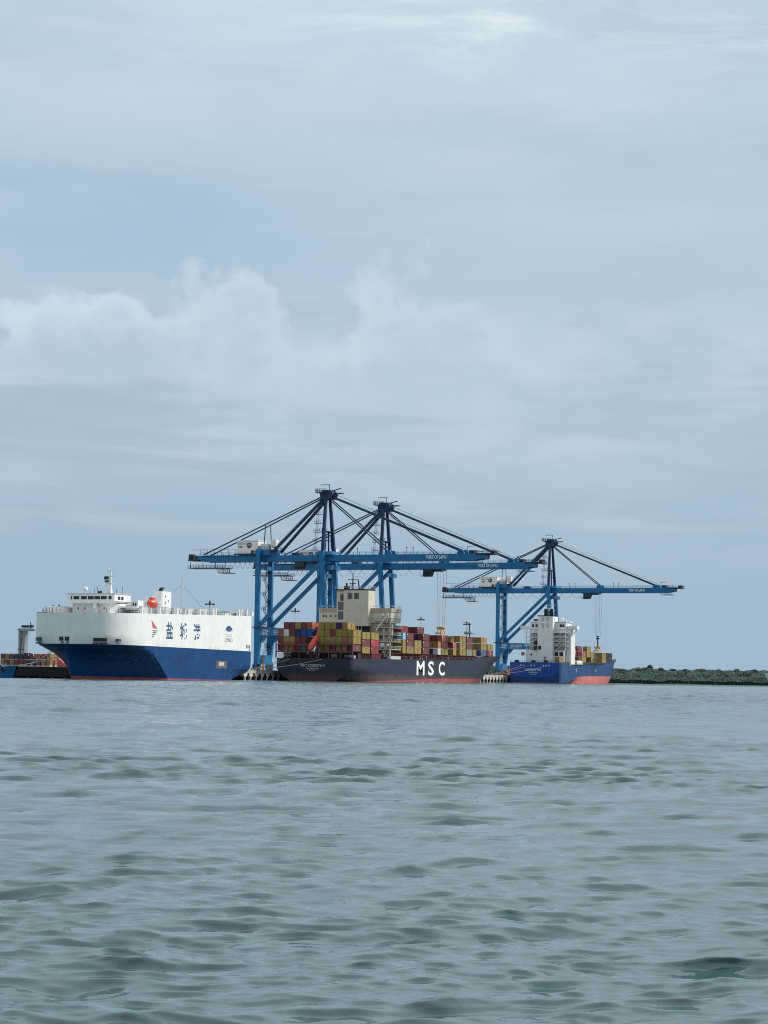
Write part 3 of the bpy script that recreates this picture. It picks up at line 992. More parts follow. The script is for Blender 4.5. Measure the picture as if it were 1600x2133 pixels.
    MB().box(39.8, 40.1, -223, -222.5, 18.3, 18.8).box(34.9, 38.3, -222.4, -221.9, 18.35, 18.75).box(36.2, 36.6, -216, -215.6, 20.6, 21.1).box(38.0, 38.4, -216, -215.6, 20.6, 21.1).build('deck_fitting', BLACK, t)
    MB().box(56.5, 62.6, -214.5, -211.5, 20.3, 20.7).box(58.5, 62.4, -213.9, -211.9, 19.9, 20.3).build('bridge_wing', WHITE, t)
    MB().box(58.4, 60.4, -209.8, -206.5, 18.7, 22.6).build('wheelhouse_annex', WHITE, t)
    MB().box(58.7, 59.1, -209.87, -209.8, 21.0, 21.9).box(59.5, 59.9, -209.87, -209.8, 21.0, 21.9).build('annex_window', GLASS, t)
    # radar mast
    ms = MB().beam((52.6, -212, 24.2), (52.6, -212, 27.0), 1.1, .9, .6, .5).beam((52.6, -212, 27.0), (52.6, -212, 31.2), .5, .42, .3, .3).beam((50.9, -212, 29.4), (54.8, -212, 29.4), .25, .18) \
        .beam((51.4, -212, 27.3), (53.6, -212, 27.3), .5, .16).beam((51.8, -212, 24.4), (51.9, -212, 30), .18, .18).beam((51.6, -212, 31.0), (54.2, -212, 30.9), .12, .12)
    mso = ms.build('radar_mast', WHITE, t)
    MB().box(51.0, 52.3, -212.9, -212.5, 28.4, 29.3).box(51.2, 52.4, -212.9, -212.5, 27.6, 28.2).build('radar_scanner', DARKST, mso)
    MB().ball((52.0, -212, 31.3), .32).build('mast_dome', WHITE, mso)
    MB().ball((45.6, -214, 25.6), .75).tube((45.6, -214, 24.2), (45.6, -214, 25.2), .25).build('satellite_dome', WHITE, t, True)
    an = MB()
    for a, z in ((48.0, 25.6), (49.0, 26.2), (50.3, 25.4), (55.2, 25.8), (46.6, 25.2), (57, 26.4)):
        an.beam((a, -213, 24.2), (a, -213, z), .1, .1)
    an.box(49.4, 50.2, -213.4, -212.6, 24.2, 25.1).build('antenna', DARKST, t)
    MB().ball((51.3, -212.5, 26.8), .35).ball((50.9, -213.2, 25.0), .3).build('antenna_dome', WHITE, t)
    # deck gear along the starboard edge
    for y, a in ((-212.8, 63.2), (-201.55, 63), (-199.6, 63), (-197.7, 63), (-190.7, 63), (-183.4, 63), (-176.0, 63), (-174.4, 63), (-172.1, 63), (-166.9, 63), (-165.1, 63), (-148.8, 63), (-147.0, 63), (-143.2, 63)):
        z0 = dk(y)
        MB().box(a - .5, a + .35, y - .27, y + .27, z0, z0 + 1.95).box(a - .6, a + .45, y - .36, y + .36, z0 + 1.95, z0 + 2.1).build('vent_trunk', WHITE, t)
    for y0, y1, h in ((-211.5, -205.8, 2.0), (-196.6, -191.6, 2.1), (-189.9, -184.3, 2.0), (-182.5, -177.0, 2.0), (-171.4, -167.6, 1.8), (-156.5, -152.6, .95), (-151.8, -149.6, 1.5)):
        z0 = dk(y0) - .1
        MB().box(56.5, 61.6, y0, y1, z0, z0 + h).build('deck_locker', GREYL, t)
    MB().box(58, 62, -147, -143, dk(-145), dk(-145) + .9).build('mooring_winch', DARKST, t)
    rl = MB()
    P = [(64.6, -212 + k * 5.0, dk(-212 + k * 5.0)) for k in range(15)]
    rl.rail(P, 1.05, 1.5, .05)
    rl.rail([(49.5 + 15.1 * math.cos(a), -212 - 19.6 * math.sin(a), dk(-220)) for a in np.linspace(0, math.pi, 16)], 1.05, 2.0, .04)
    rl.build('deck_railing', GREYL, t)
    MB().box(64.4, 65.0, -143.2, -142.0, 20.2, 21.6).build('stern_post', WHITE, t)
    # funnel and aft mast
    fu = MB().prism([(51.2, -182.4), (53.4, -182.4), (53.7, -181.8), (53.7, -176.4), (53.2, -175.4), (51.2, -175.4)], 'z', 20.2, 26.4).build('funnel', WHITE, t)
    MB().box(53.7, 53.74, -180.5, -179.9, 24.6, 25.2).box(53.7, 53.74, -180.5, -179.9, 22.5, 23.4).box(53.7, 53.74, -178.5, -178.0, 23.2, 23.9).build('funnel_mark', GREYW, fu)
    MB().beam((52.1, -180.4, 26.2), (52.2, -179.9, 27.3), 1.0, .9, .9, .9).beam((52.2, -179.9, 27.2), (52.8, -179.2, 27.4), .9, .7, .4, .35).build('exhaust_pipe', BLACK, fu)
    MB().tube((52, -166, 20.2), (52, -166, 31.8), .18, 8).beam((52, -166.6, 28.4), (52, -165.2, 28.4), .3, .2).box(51.8, 52.2, -166.7, -166.3, 28.3, 28.9).box(51.85, 52.15, -166.1, -165.9, 31.5, 32.1).build('aft_mast', GREYL, t)
    MB().tube((52, -166, 29), (52, -186, 21), .04, 4).tube((52, -166, 29), (52, -148, 21), .04, 4).build('mast_stay', DARKST, t)
    # mooring lines from the bow are separate things
    # lifeboat in its cradle
    lb = thing('lifeboat', 'orange enclosed lifeboat in davits on the car carrier\'s deck', 'lifeboat', (60.2, -200.6, 20.4))
    MB().ball((60.2, -200.6, 22.0), 1.35, 2.6, 1.35, 14, 10).build('lifeboat_hull', ORANGE, lb, True)
    MB().box(59.6, 60.8, -201.6, -199.8, 23.1, 23.7).build('lifeboat_canopy', ORANGE, lb)
    dv = MB().beam((58.6, -202.6, 19.0), (59.0, -202.6, 24.0), .3, .3).beam((58.6, -198.6, 19.0), (59.0, -198.6, 24.0), .3, .3).beam((59.4, -199.6, 23.4), (60.6, -197.6, 25.6), .4, .5)
    dv.beam((61.6, -203.6, 22.4), (61.6, -197.4, 22.4), .14, .14)
    dv.build('davit', WHITE, t)


car_carrier()


# ---------------------------------------------------------------- containers
CC = {'yellow': (.345, .24, .068), 'maroon': (.16, .040, .048), 'dark red': (.24, .035, .045), 'red': (.42, .045, .06), 'brick red': (.34, .095, .065),
      'navy': (.012, .028, .085), 'blue': (.012, .075, .27), 'white': (.66, .66, .62), 'teal': (.06, .22, .22), 'purple': (.055, .022, .09), 'pink red': (.42, .12, .12),
      'slate blue': (.06, .10, .22), 'grey': (.22, .23, .25), 'light blue': (.30, .55, .72), 'sky blue': (.03, .16, .30), 'mustard': (.33, .24, .04), 'black': (.012, .016, .022), 'green': (.07, .13, .09)}
CMESH = {}
CW, CH = 2.06, 2.43


def cont_meshes(L):
    if L not in CMESH:
        b = MB()
        w2 = CW / 2
        # frame posts and rails with corrugated panels set inside
        for sx in (-1, 1):
            for y in (0, L - .16):
                x = sx * w2
                b.box(min(x, x - sx * .16), max(x, x - sx * .16), y, y + .16, 0, CH)
            b.box(min(sx * w2, sx * (w2 - .1)), max(sx * w2, sx * (w2 - .1)), .16, L - .16, 0, .16)
            b.box(min(sx * w2, sx * (w2 - .1)), max(sx * w2, sx * (w2 - .1)), .16, L - .16, CH - .12, CH)
        b.box(-w2 + .16, w2 - .16, 0, .14, 0, .14).box(-w2 + .16, w2 - .16, 0, .14, CH - .14, CH)
        n = max(6, int(L / .55))
        P = []
        for sx in (-1, 1):
            for k in range(n + 1):
                y = .16 + (L - .32) * k / n
                x = sx * (w2 - (.03 if k % 2 else .075))
                P += [(x, y, .16), (x, y, CH - .12)]
        F = []
        for s_ in (0, 1):
            o = s_ * 2 * (n + 1)
            for k in range(n):
                q = (o + 2 * k, o + 2 * k + 2, o + 2 * k + 3, o + 2 * k + 1)
                F.append(q if s_ else q[::-1])
        b.pts(P, F)
        b.pts([(-w2 + .1, 0.1, CH - .03), (w2 - .1, .1, CH - .03), (w2 - .1, L - .1, CH - .03), (-w2 + .1, L - .1, CH - .03),
               (-w2 + .1, .06, .1), (w2 - .1, .06, .1), (w2 - .1, .06, CH - .1), (-w2 + .1, .06, CH - .1),
               (-w2 + .1, L - .06, .1), (w2 - .1, L - .06, .1), (w2 - .1, L - .06, CH - .1), (-w2 + .1, L - .06, CH - .1),
               (-w2 + .1, .1, .05), (w2 - .1, .1, .05), (w2 - .1, L - .1, .05), (-w2 + .1, L - .1, .05)],
              [(0, 1, 2, 3), (4, 5, 6, 7), (9, 8, 11, 10), (15, 14, 13, 12)])
        body = b.build('shipping_container', CONT)
        dr = MB().box(-w2 + .2, -.03, .012, .058, .18, CH - .18).box(.03, w2 - .2, .012, .058, .18, CH - .18)
        for x in (-.72, -.30, .30, .72):
            dr.tube((x, -.02, .15), (x, -.02, CH - .15), .03, 5)
        door = dr.build('door', CONT)
        V, F = textdata('MSC', .02)
        lt = MB().pts([(w2 + .012, L / 2 - .26 + (1 - v) * .52 if False else L / 2 + .28 - v * .56, CH * .82 - u * CH * .64) for u, v in V], [f[::-1] for f in F])
        lts = lt.build('lettering', NAMEK)
        mk = MB().box(w2 + .002, w2 + .012, .3, .75, CH - .75, CH - .35).build('marking', NAMEW)
        CMESH[L] = (body.data, door.data, lts.data, mk.data)
        for o in (body, door, lts, mk):
            bpy.data.objects.remove(o)
    return CMESH[L]


def container(aout, b0, z0, cname, label, group, L=7.0, logo=None, whitelogo=False):
    bd, dr, lt, mk = cont_meshes(L)
    c = [x * random.uniform(.72, .9) for x in CC[cname]]
    o = bpy.data.objects.new('shipping_container', bd)
    col.objects.link(o)
    o.location = (aout - CW / 2, b0, z0)
    o.color = (*c, 1)
    tag(o, label, 'container', group)
    kids = [('door', dr)]
    if logo is None:
        logo = cname in ('yellow', 'mustard') and L > 5
    if logo:
        kids.append(('lettering', lt))
    elif cname not in ('yellow', 'mustard'):
        kids.append(('marking', mk))
    for nm, me in kids:
        k = bpy.data.objects.new(nm, me)
        col.objects.link(k)
        k.parent = o
        k.color = o.color
        if whitelogo and nm == 'lettering':
            k.material_slots[0].link = 'OBJECT'
            k.material_slots[0].material = NAMEC
    return o


ORD = ['first', 'second', 'third', 'fourth', 'fifth', 'sixth', 'seventh', 'eighth', 'ninth', 'tenth', 'eleventh', 'twelfth', 'thirteenth']
TIER = ['top', 'second', 'third', 'lowest']


# ---------------------------------------------------------------- dark container ship
def dark_ship():
    top = lambda y: tab(y, [(-58, 8.05), (-27, 8.35), (56, 9.1), (84, 9.45), (86, 10.9), (145, 11.6)])
    H = Hull(48.95, 14.65, -58.0, 1,
             lambda z: tab(z, [(-1, 62), (0, 66), (5, 80), (11, 100)]),
             lambda z: tab(z, [(-1, 113), (0, 114), (3.5, 119), (6.2, 123.3), (11.6, 141.5)]),
             lambda z: tab(z, [(-1, 1.35), (4, 1.6), (11, 2.1)]),
             lambda z: (tab(z, [(-1, .45), (0, .52), (2.5, .8), (5.0, 1), (20, 1)]), 24))
    t = thing('container_ship', 'charcoal hulled container ship with big white letters on its side', 'container ship', (48.95, 20, 0))
    bt = lambda y: lerp(.15, 1.45, (y + 40) / 70)
    for nm, o in (('boot_top', H.band(lambda y: -1.6, bt, 2).build('boot_top', HULLR, t, True)), ('hull', H.band(bt, top, 8, cap_top=True).build('hull', MSCH, t, True))):
        o.data.set_sharp_from_angle(angle=R(35))
    x = 63.64
    for ch, y0, y1 in (('M', 6.5, 14.9), ('S', 18.9, 25.1), ('C', 30.6, 37.4)):
        text(ch, y0, y1, 2.65, 8.1, '+x', x, NAMEW, t, .022)
    text('MSC ROBERTA V', 44.3, 53.6, 5.1, 5.95, '-y', -58.05, NAMEC, t, .012)
    text('MONROVIA', 46.6, 51.3, 4.1, 4.75, '-y', -58.05, NAMEC, t, .006)
    text('IMO', 47.6, 50.0, 3.6, 3.88, '-y', -58.05, NAMEC, t)
    # stern lashing bridge and pillars
    for a0, n in ((34.3, 6), (50.2, 6)):
        fb = MB()
        aw = 2.254
        fb.box(a0 - .1, a0 + n * aw + .1, -57.6, -56.9, 12.72, 13.16)
        fb.box(a0 - .1, a0 + n * aw + .1, -57.6, -56.9, 10.1, 10.5)
        for k in range(n + 1):
            fb.box(a0 + k * aw - .14, a0 + k * aw + .14, -57.55, -57.0, 10.5, 12.72)
        fb.rail([(a0, -57.5, 13.16), (a0 + n * aw, -57.5, 13.16)], .9, 2.25, .05)
        fb.build('lashing_bridge', MAROON, t)
        for k in (0, 2, 4, 6):
            MB().box(a0 + k * aw - .16, a0 + k * aw + .16, -57.5, -57.0, 8.1, 10.1).build('pillar', MAROON, t)
        MB().box(a0 + .2, a0 + n * aw - .2, -52, -49, 8.1, 10.1).build('hatch_coaming', BLACK, t)
    ww = MB()
    for a, r_ in ((38.5, .8), (56.6, .9), (61.5, .6)):
        ww.tube((a - 1.1, -56.2, 8.9), (a + 1.1, -56.2, 8.9), r_, 10)
    ww.build('mooring_winch', GREYW, t)
    MB().box(35.2, 37.4, -57.3, -56.9, 8.3, 9.7).box(63.0, 63.5, -54.9, -54.1, 8.2, 9.2).build('stern_locker', WHITE, t)
    # lifeboat slipway in the middle of the stern
    MB().beam((48.4, -54.5, 15.8), (47.9, -60.6, 9.2), .35, .5).beam((50.3, -54.5, 15.8), (50.4, -60.6, 9.2), .35, .5).build('lifeboat_slipway', MAROON, t)
    MB().box(49.1, 50.5, -52, -49.5, 17.0, 20.8).box(49.0, 50.6, -53, -49.4, 18.4, 18.7).box(48.9, 50.5, -53.2, -49.4, 16.2, 16.5).build('stair_tower', GREYL, t)
    lb = thing('freefall_lifeboat', 'orange free-fall lifeboat tilted on its stern slipway between the container stacks', 'lifeboat', (49.2, -56, 11))
    P0, P1 = Vector((48.5, -60.2, 10.9)), Vector((49.6, -55.6, 15.9))
    ax = (P1 - P0).normalized()
    sx = Vector((1, 0, 0)) - ax * ax.x
    sx.normalize()
    uz = ax.cross(sx)
    mb = MB()
    prof = [(0, .25), (.1, .75), (.3, 1.0), (.6, 1.0), (.85, .85), (1, .55)]
    rings = []
    for s_, r_ in prof:
        c = P0.lerp(P1, s_)
        rings.append([c + sx * math.cos(a) * r_ * 1.1 + uz * math.sin(a) * r_ * 1.25 for a in np.linspace(0, 2 * math.pi, 12, endpoint=False)])
    n = 12
    mb.pts([p for rg in rings for p in rg], [(k * n + i, k * n + (i + 1) % n, (k + 1) * n + (i + 1) % n, (k + 1) * n + i) for k in range(len(prof) - 1) for i in range(n)]
           + [tuple(range(n)), tuple(range((len(prof) - 1) * n, len(prof) * n))])
    mb.build('lifeboat_hull', ORANGE, lb, True)
    MB().beam((49.6, -55.6, 15.6), (49.9, -55.2, 18.0), 1.2, .8).build('lifeboat_wheelhouse', ORANGE, lb)
    # coaming with stanchions along the side
    MB().box(36, 60.6, -48, 100, 8.3, 10.6).build('hatch_cover', MAROON, t)
    sd = MB()
    y = -48.0
    while y < 79:
        if not (-32 < y < -19):
            sd.box(62.9, 63.15, y, y + .22, top(y), 10.7)
            sd.box(62.2, 63.2, y - .3, y + .6, 10.45, 10.72)
            if random.random() < .6:
                sd.box(61.2, 61.6, y + .6, y + 1.4, top(y), top(y) + random.uniform(.7, 1.8))
        y += 2.05
    sd.rail([(63.4, -48, top(-48)), (63.4, -32, top(-32))], 1.0, 1.5, .05).rail([(63.4, -18, top(-18)), (63.4, 79, top(60))], 1.0, 1.5, .05)
    sd.build('side_stanchion', MAROON, t)
    gb = MB()
    for k in range(22):
        yy = random.uniform(-18, 78)
        gb.box(61.7, 62.3, yy, yy + .5, top(yy), top(yy) + random.uniform(.4, 1.3))
    gb.build('deck_fitting', GREYL, t)
    MB().box(36, 61, 79.2, 79.9, 9.4, 13.2).build('breakwater', MAROON, t)
    # accommodation block
    MB().box(37.5, 60.0, -19.0, -9.2, 8.4, 21.7).build('deckhouse', CREAMD, t)
    MB().box(34.4, 63.2, -19.6, -9.6, 21.7, 25.6).build('bridge', CREAM, t)
    MB().box(34.2, 63.4, -19.8, -9.4, 25.62, 27.0).build('bridge_bulwark', CREAMD, t)
    MB().rail([(34.3, -19.7, 27.0), (63.3, -19.7, 27.0), (63.3, -9.5, 27.0)], 1.1, 1.4, .05).build('bridge_railing', GREYL, t)
    for a in (36.0, 37.0, 38.9, 41.0):
        MB().box(a, a + .5, -19.67, -19.6, 23.7, 24.5).build('porthole', BLACK, t)
    cs = MB().box(45.4, 55.3, -22.4, -16.2, 20.35, 33.6).box(42.3, 45.4, -21.6, -16.2, 21.7, 33.6)
    cso = cs.build('engine_casing', CREAM, t)
    MB().box(42.1, 55.5, -22.6, -16.0, 33.62, 33.95).build('casing_roof', DARKST, cso)
    for a0, a1, z0, z1, y in ((47.0, 48.9, 30.3, 32.6, -22.42), (49.6, 51.5, 30.3, 32.6, -22.42), (43.7, 45.35, 29.7, 32.1, -21.62)):
        wn = MB().box(a0, a1, y - .05, y, z0, z1).build('louvre', GREYW, cso)
        MB().box((a0 + a1) / 2 - .06, (a0 + a1) / 2 + .06, y - .09, y - .052, z0, z1).box(a0, a1, y - .09, y - .052, (z0 + z1) / 2 - .06, (z0 + z1) / 2 + .06).build('louvre_bar', BLACK, wn)
    for z0, z1 in ((26.3, 29.2), (22.8, 25.7)):
        MB().box(42.9, 45.2, -21.68, -21.6, z0, z1).build('vent_grille', GREYW, cso)
    MB().box(42.4, 45.4, -21.75, -21.6, 29.3, 29.5).box(42.4, 45.4, -21.75, -21.6, 25.85, 26.1).build('casing_ledge', CREAM, cso)
    bd = MB()
    bd.prism([(-19.6, 29.9), (-18.9, 29.9), (-18.9, 32.4), (-19.6, 32.4)], 'x', 55.31, 55.33)
    bd.build('casing_badge', GREYL, cso)
    MB().rail([(42.2, -22.5, 33.95), (55.4, -22.5, 33.95), (55.4, -16.1, 33.95)], 1.1, 1.5, .05).build('casing_railing', GREYL, cso)
    MB().box(44.5, 54.5, -20.8, -17, 9, 20.33).build('lower_casing', DARKST, t)
    pp = MB()
    for a in (50.2, 51.1, 52.3):
        pp.tube((a, -21.4, 16.5), (a, -21.4, 20.34), .22, 8)
    pp.build('casing_pipe', GREYL, t)
    # funnel-top masts and exhausts
    mt = MB().beam((47.6, -19, 33.9), (47.6, -19, 39.6), .5, .5, .25, .25).beam((45.6, -19, 37.6), (49.6, -19, 37.6), .2, .2).beam((46.4, -19, 36.2), (48.8, -19, 36.2), .25, .25)
    mt.beam((50.0, -18.6, 33.9), (49.6, -18.6, 37.6), .5, .3).box(44.4, 46.4, -20, -18.6, 33.95, 35.2).box(45.0, 45.5, -19.6, -19, 35.2, 36.4).beam((46.6, -19, 36.2), (47.4, -19, 34), .15, .15)
    mt.beam((47.6, -19, 39.4), (46.8, -19, 41.0), .1, .1).beam((47.6, -19, 39.4), (48.5, -19, 41.2), .1, .1)
    mt.build('mast', BLACK, t)
    MB().box(48.4, 51.6, -18.9, -18.6, 38.4, 38.65).build('radar_scanner', WHITE, t)
    # starboard galleries
    for z in (12.0, 14.9, 17.4, 20.0, 22.5):
        dkp = MB().box(57.0, 63.4, -20.2, -9.6, z - .22, z).build('gallery_deck', CREAM, t)
        MB().rail([(57.2, -20.1, z), (63.3, -20.1, z), (63.3, -9.8, z)], 1.0, 1.2, .05).build('gallery_railing', CREAM, dkp)
    gx = MB()
    for z in (9.0, 12.0, 14.9, 17.4):
        gx.beam((61.2, -20.0, z), (63.0, -20.0, z + 2.4), .5, .14)
        gx.box(60.2, 60.8, -19.9, -19.0, z, z + 2.3)
    gx.box(62.7, 63.2, -20, -19.5, 8.5, 24)
    gx.build('gallery_stair', CREAM, t)
    MB().beam((62.3, -21.4, 24.4), (58.6, -23.0, 18.6), .5, .55).beam((61.9, -20.4, 21.6), (62.4, -20.9, 25.2), .6, .6).build('provision_crane', CREAM, t)
    MB().ball((60.4, -20.4, 24.4), .6, .3, .6).ball((62.4, -20.5, 13.4), .55, .5, .55).ball((60.2, -20.6, 13.4), .9, .4, .9).build('life_ring', WHITE, t)
    MB().box(62.2, 63.62, -20.6, -10.4, 8.35, 9.5).build('gangway_platform', GREYL, t)
    MB().box(58.2, 59.4, -19.08, -19.0, 9.8, 11.4).box(58.6, 59.6, -19.08, -19.0, 15.3, 16.6).build('gallery_door', BLACK, t)
    # fore mast / bow crane
    MB().beam((47.5, 112, 10.8), (47.5, 112, 25.4), .35, .35).beam((47.5, 112, 25.2), (44.6, 112, 25.8), .2, .2).box(45.4, 49.4, 110.6, 113.4, 20.5, 20.8).build('foremast', DARKST, t)
    MB().beam((45.6, 111, 21), (47.2, 111.8, 23.6), .15, .15).box(45.6, 48.8, 110.7, 110.8, 20.8, 21.6).build('foremast_ladder', GREYL, t)

    # ---- containers
    A = 34.3
    aw = 2.254
    grp = 'containers in the aft stack of the charcoal ship'
    stern = {0: [None, 'dark red', 'maroon', 'yellow', 'maroon', 'brick red', None, 'yellow', 'yellow', 'yellow', 'purple', 'yellow', None],
             1: ['brick red', 'white', 'maroon', 'navy', 'blue', 'blue', None, 'yellow', 'yellow', 'dark red', 'yellow', 'mustard', 'yellow'],
             2: ['maroon', 'yellow', 'yellow', 'maroon', 'maroon', None, None, 'mustard', 'yellow', 'yellow', 'yellow', 'pink red', 'yellow'],
             3: ['maroon', 'yellow', 'yellow', 'dark red', 'teal', None, None, 'yellow', 'yellow', 'maroon', 'yellow', 'yellow', 'maroon']}
    zt = [18.36, 15.79, 13.22, 10.6]
    stern[0].insert(0, None)
    stern[0].pop()
    stern[0] = [None, 'dark red', 'maroon', 'yellow', 'maroon', 'brick red', None, 'yellow', 'yellow', 'yellow', 'purple', 'yellow', None]
    # the top tier's sixth box of the starboard half is the one whose yellow side shows
    stern[0][11] = 'yellow'
    for ti in range(4):
        for ci, cn in enumerate(stern[ti]):
            if cn is None:
                continue
            ao = A + aw * (ci + 1) - .04
            if ti == 3:
                lab = f'{cn} container behind the maroon lashing bridge, {ORD[ci]} column of the aft stack'
            else:
                lab = f'{cn} container, {TIER[ti]} tier and {ORD[ci]} column of the charcoal ship\'s aft stack'
            container(ao, -56.3, zt[ti], cn, lab, grp, 7.1, whitelogo=(ti == 3), logo=True if (ti == 3 and ci == 12) else None)
    g2 = 'containers between the aft stack and the cream superstructure'
    for bi, (b0, cols_) in enumerate(((-47.9, ('yellow', 'maroon', 'yellow')), (-39.5, ('yellow', 'red', 'dark red')))):
        for k, cn in enumerate(cols_):
            container(63.55, b0, (15.2, 12.65, 10.1)[k], cn, f'{cn} container, {("top", "middle", "bottom")[k]} of the {("aft", "forward")[bi]} stack just behind the superstructure', g2, 7.2)
    g3 = 'containers forward of the cream superstructure'

    def fwdc(b0, ao, z, cn, where, L=7.2, wl=False, logo=None):
        container(ao, b0, z, cn, f'{cn} container {where}', g3, L, whitelogo=wl, logo=logo)
    Z1, Z2, Z3, Z4 = 18.55, 15.95, 13.35, 10.75
    o1, o2, o3, o4, o5 = 63.55, 61.3, 59.05, 56.8, 54.55
    # bay 1 (short boxes, half hidden by the next bay)
    for z, cs_, tn in ((Z2, ('light blue', 'sky blue', 'dark red'), 'upper'), (Z3, ('yellow', 'yellow', 'maroon'), 'middle'), (Z4, ('yellow', 'yellow', 'yellow'), 'lowest')):
        for ao, cn, cl in zip((o1, o2, o3), cs_, ('outer', 'second', 'third')):
            if cn == 'light blue':
                fwdc(-8.3, ao, z, cn, f'short, {tn} tier, just forward of the cream superstructure', 3.4)
            else:
                fwdc(-8.3, ao, z, cn, f'in the {cl} column, {tn} tier, bay touching the cream superstructure', 3.4)
    # bay 2
    for z, cn, tn in ((Z2, 'maroon', 'upper'), (Z3, 'maroon', 'middle'), (Z4, 'yellow', 'bottom')):
        fwdc(-4.1, o1, z, cn, f'on the ship\'s side, {tn} tier, second bay forward of the superstructure')
    fwdc(-4.1, o2, Z1, 'dark red', 'set back on the top tier, second bay forward of the superstructure')
    for ao, cn, cl in ((o3, 'maroon', 'red-doored'), (o4, 'navy', 'dark'), (o5, 'navy', 'innermost dark')):
        fwdc(-4.1, ao, Z1, cn, f'{cl}, top tier, row behind the superstructure\'s galleries')
    # bay 3
    for z, tn in ((Z3, 'upper'), (Z4, 'lower')):
        fwdc(4.2, o1, z, 'yellow', f'on the ship\'s side, {tn} of the pair above the white letter M')
    # bay 4
    for z, tn in ((Z2, 'top'), (Z3, 'middle'), (Z4, 'bottom')):
        fwdc(13.0, o1, z, 'maroon', f'{tn} of the all-maroon side stack between white letters M and S')
    fwdc(13.0, o2, Z1, 'maroon', 'standing highest, set back above the all-maroon side stack')
    for ao, cn, cl in ((o3, 'maroon', 'first'), (o4, 'maroon', 'second')):
        fwdc(13.0, ao, Z1, cn, f'{cl} inward of the highest box above the all-maroon side stack')
    fwdc(13.0, o2, Z2, 'purple', 'dark-doored, behind the all-maroon side stack\'s top box')
    fwdc(13.0, o3, Z2, 'yellow', 'olive in shade, beside the dark-doored box of the maroon stack')
    # bay 5 (short)
    for z, cs_, tn in ((Z3, ('yellow', 'yellow', 'yellow'), 'upper'), (Z4, ('white', 'navy', 'navy'), 'lower')):
        for ao, cn, cl in zip((o1, o2, o3), cs_, ('outer', 'second', 'third')):
            fwdc(29.6, ao, z, cn, f'in the {cl} column, {tn} tier, bay being worked under the spreader', 3.6)
    # bay 6
    for z, cn, tn in ((Z2, 'brick red', 'top'), (Z3, 'dark red', 'middle'), (Z4, 'yellow', 'bottom')):
        fwdc(34.0, o1, z, cn, f'{tn} of the side stack above the white letter C', 7.2, cn == 'dark red', True if cn == 'dark red' else None)
    fwdc(34.0, o2, Z2, 'maroon', 'second column, top tier, behind the stack above letter C')
    fwdc(34.0, o3, Z2, 'dark red', 'third column, top tier, behind the stack above letter C')
    fwdc(34.0, o4, Z2, 'maroon', 'fourth column, top tier, behind the stack above letter C')
    # bay 7 (short)
    for z, cs_, tn in ((Z2 - .25, ('yellow', 'yellow'), 'top'), (Z3, ('pink red', 'purple'), 'middle'), (Z4, ('yellow', 'yellow'), 'bottom')):
        for ao, cn, cl in zip((o1, o2), cs_, ('outer', 'inner')):
            fwdc(47.0 if tn != 'top' else 44.1, ao, z, cn, f'{cl} column, {tn} tier, narrow bay forward of letter C', 3.9)
    # bay 8 and 9
    for z, tn in ((Z2 + .15, 'top'), (Z3 + .05, 'middle'), (Z4 + .1, 'bottom')):
        fwdc(54.9, o1, z, 'yellow', f'{tn} of the all-yellow side stack nearest the ship\'s bow mast')
    fwdc(54.9, o2, Z2 + .15, 'yellow', 'inward of the all-yellow side stack\'s top box')
    for z, cn, tn in ((Z2 + .1, 'maroon', 'top'), (Z3 + .05, 'maroon', 'middle'), (Z4 + .1, 'grey', 'bottom')):
        fwdc(63.2, o1, z, cn, f'{tn} of the side stack adjoining the all-yellow stack')
    fwdc(63.2, o2, Z2 + .35, 'dark red', 'rising behind the maroon box near the bow mast')
    fwdc(71.2, o1, Z4 + .1, 'yellow', 'short, alone at the bottom beside the grey container', 3.4)
    # bays 10, 11 near the bow
    for z, cn, tn in ((16.15, 'yellow', 'top'), (13.5, 'yellow', 'middle'), (10.95, 'slate blue', 'bottom')):
        fwdc(80.8, o1, z, cn, f'{tn} of the second stack from the bow')
    for z, tn in ((16.15, 'top'), (13.5, 'middle')):
        fwdc(80.8, o2, z, 'yellow', f'olive in shade, {tn} tier inward of the second stack from the bow')
    for z, cn, tn in ((13.5, 'yellow', 'upper'), (10.95, 'dark red', 'lower')):
        fwdc(89.2, o1, z, cn, f'{tn} of the stack nearest the bow', 7.2, cn == 'dark red', True)


dark_ship()


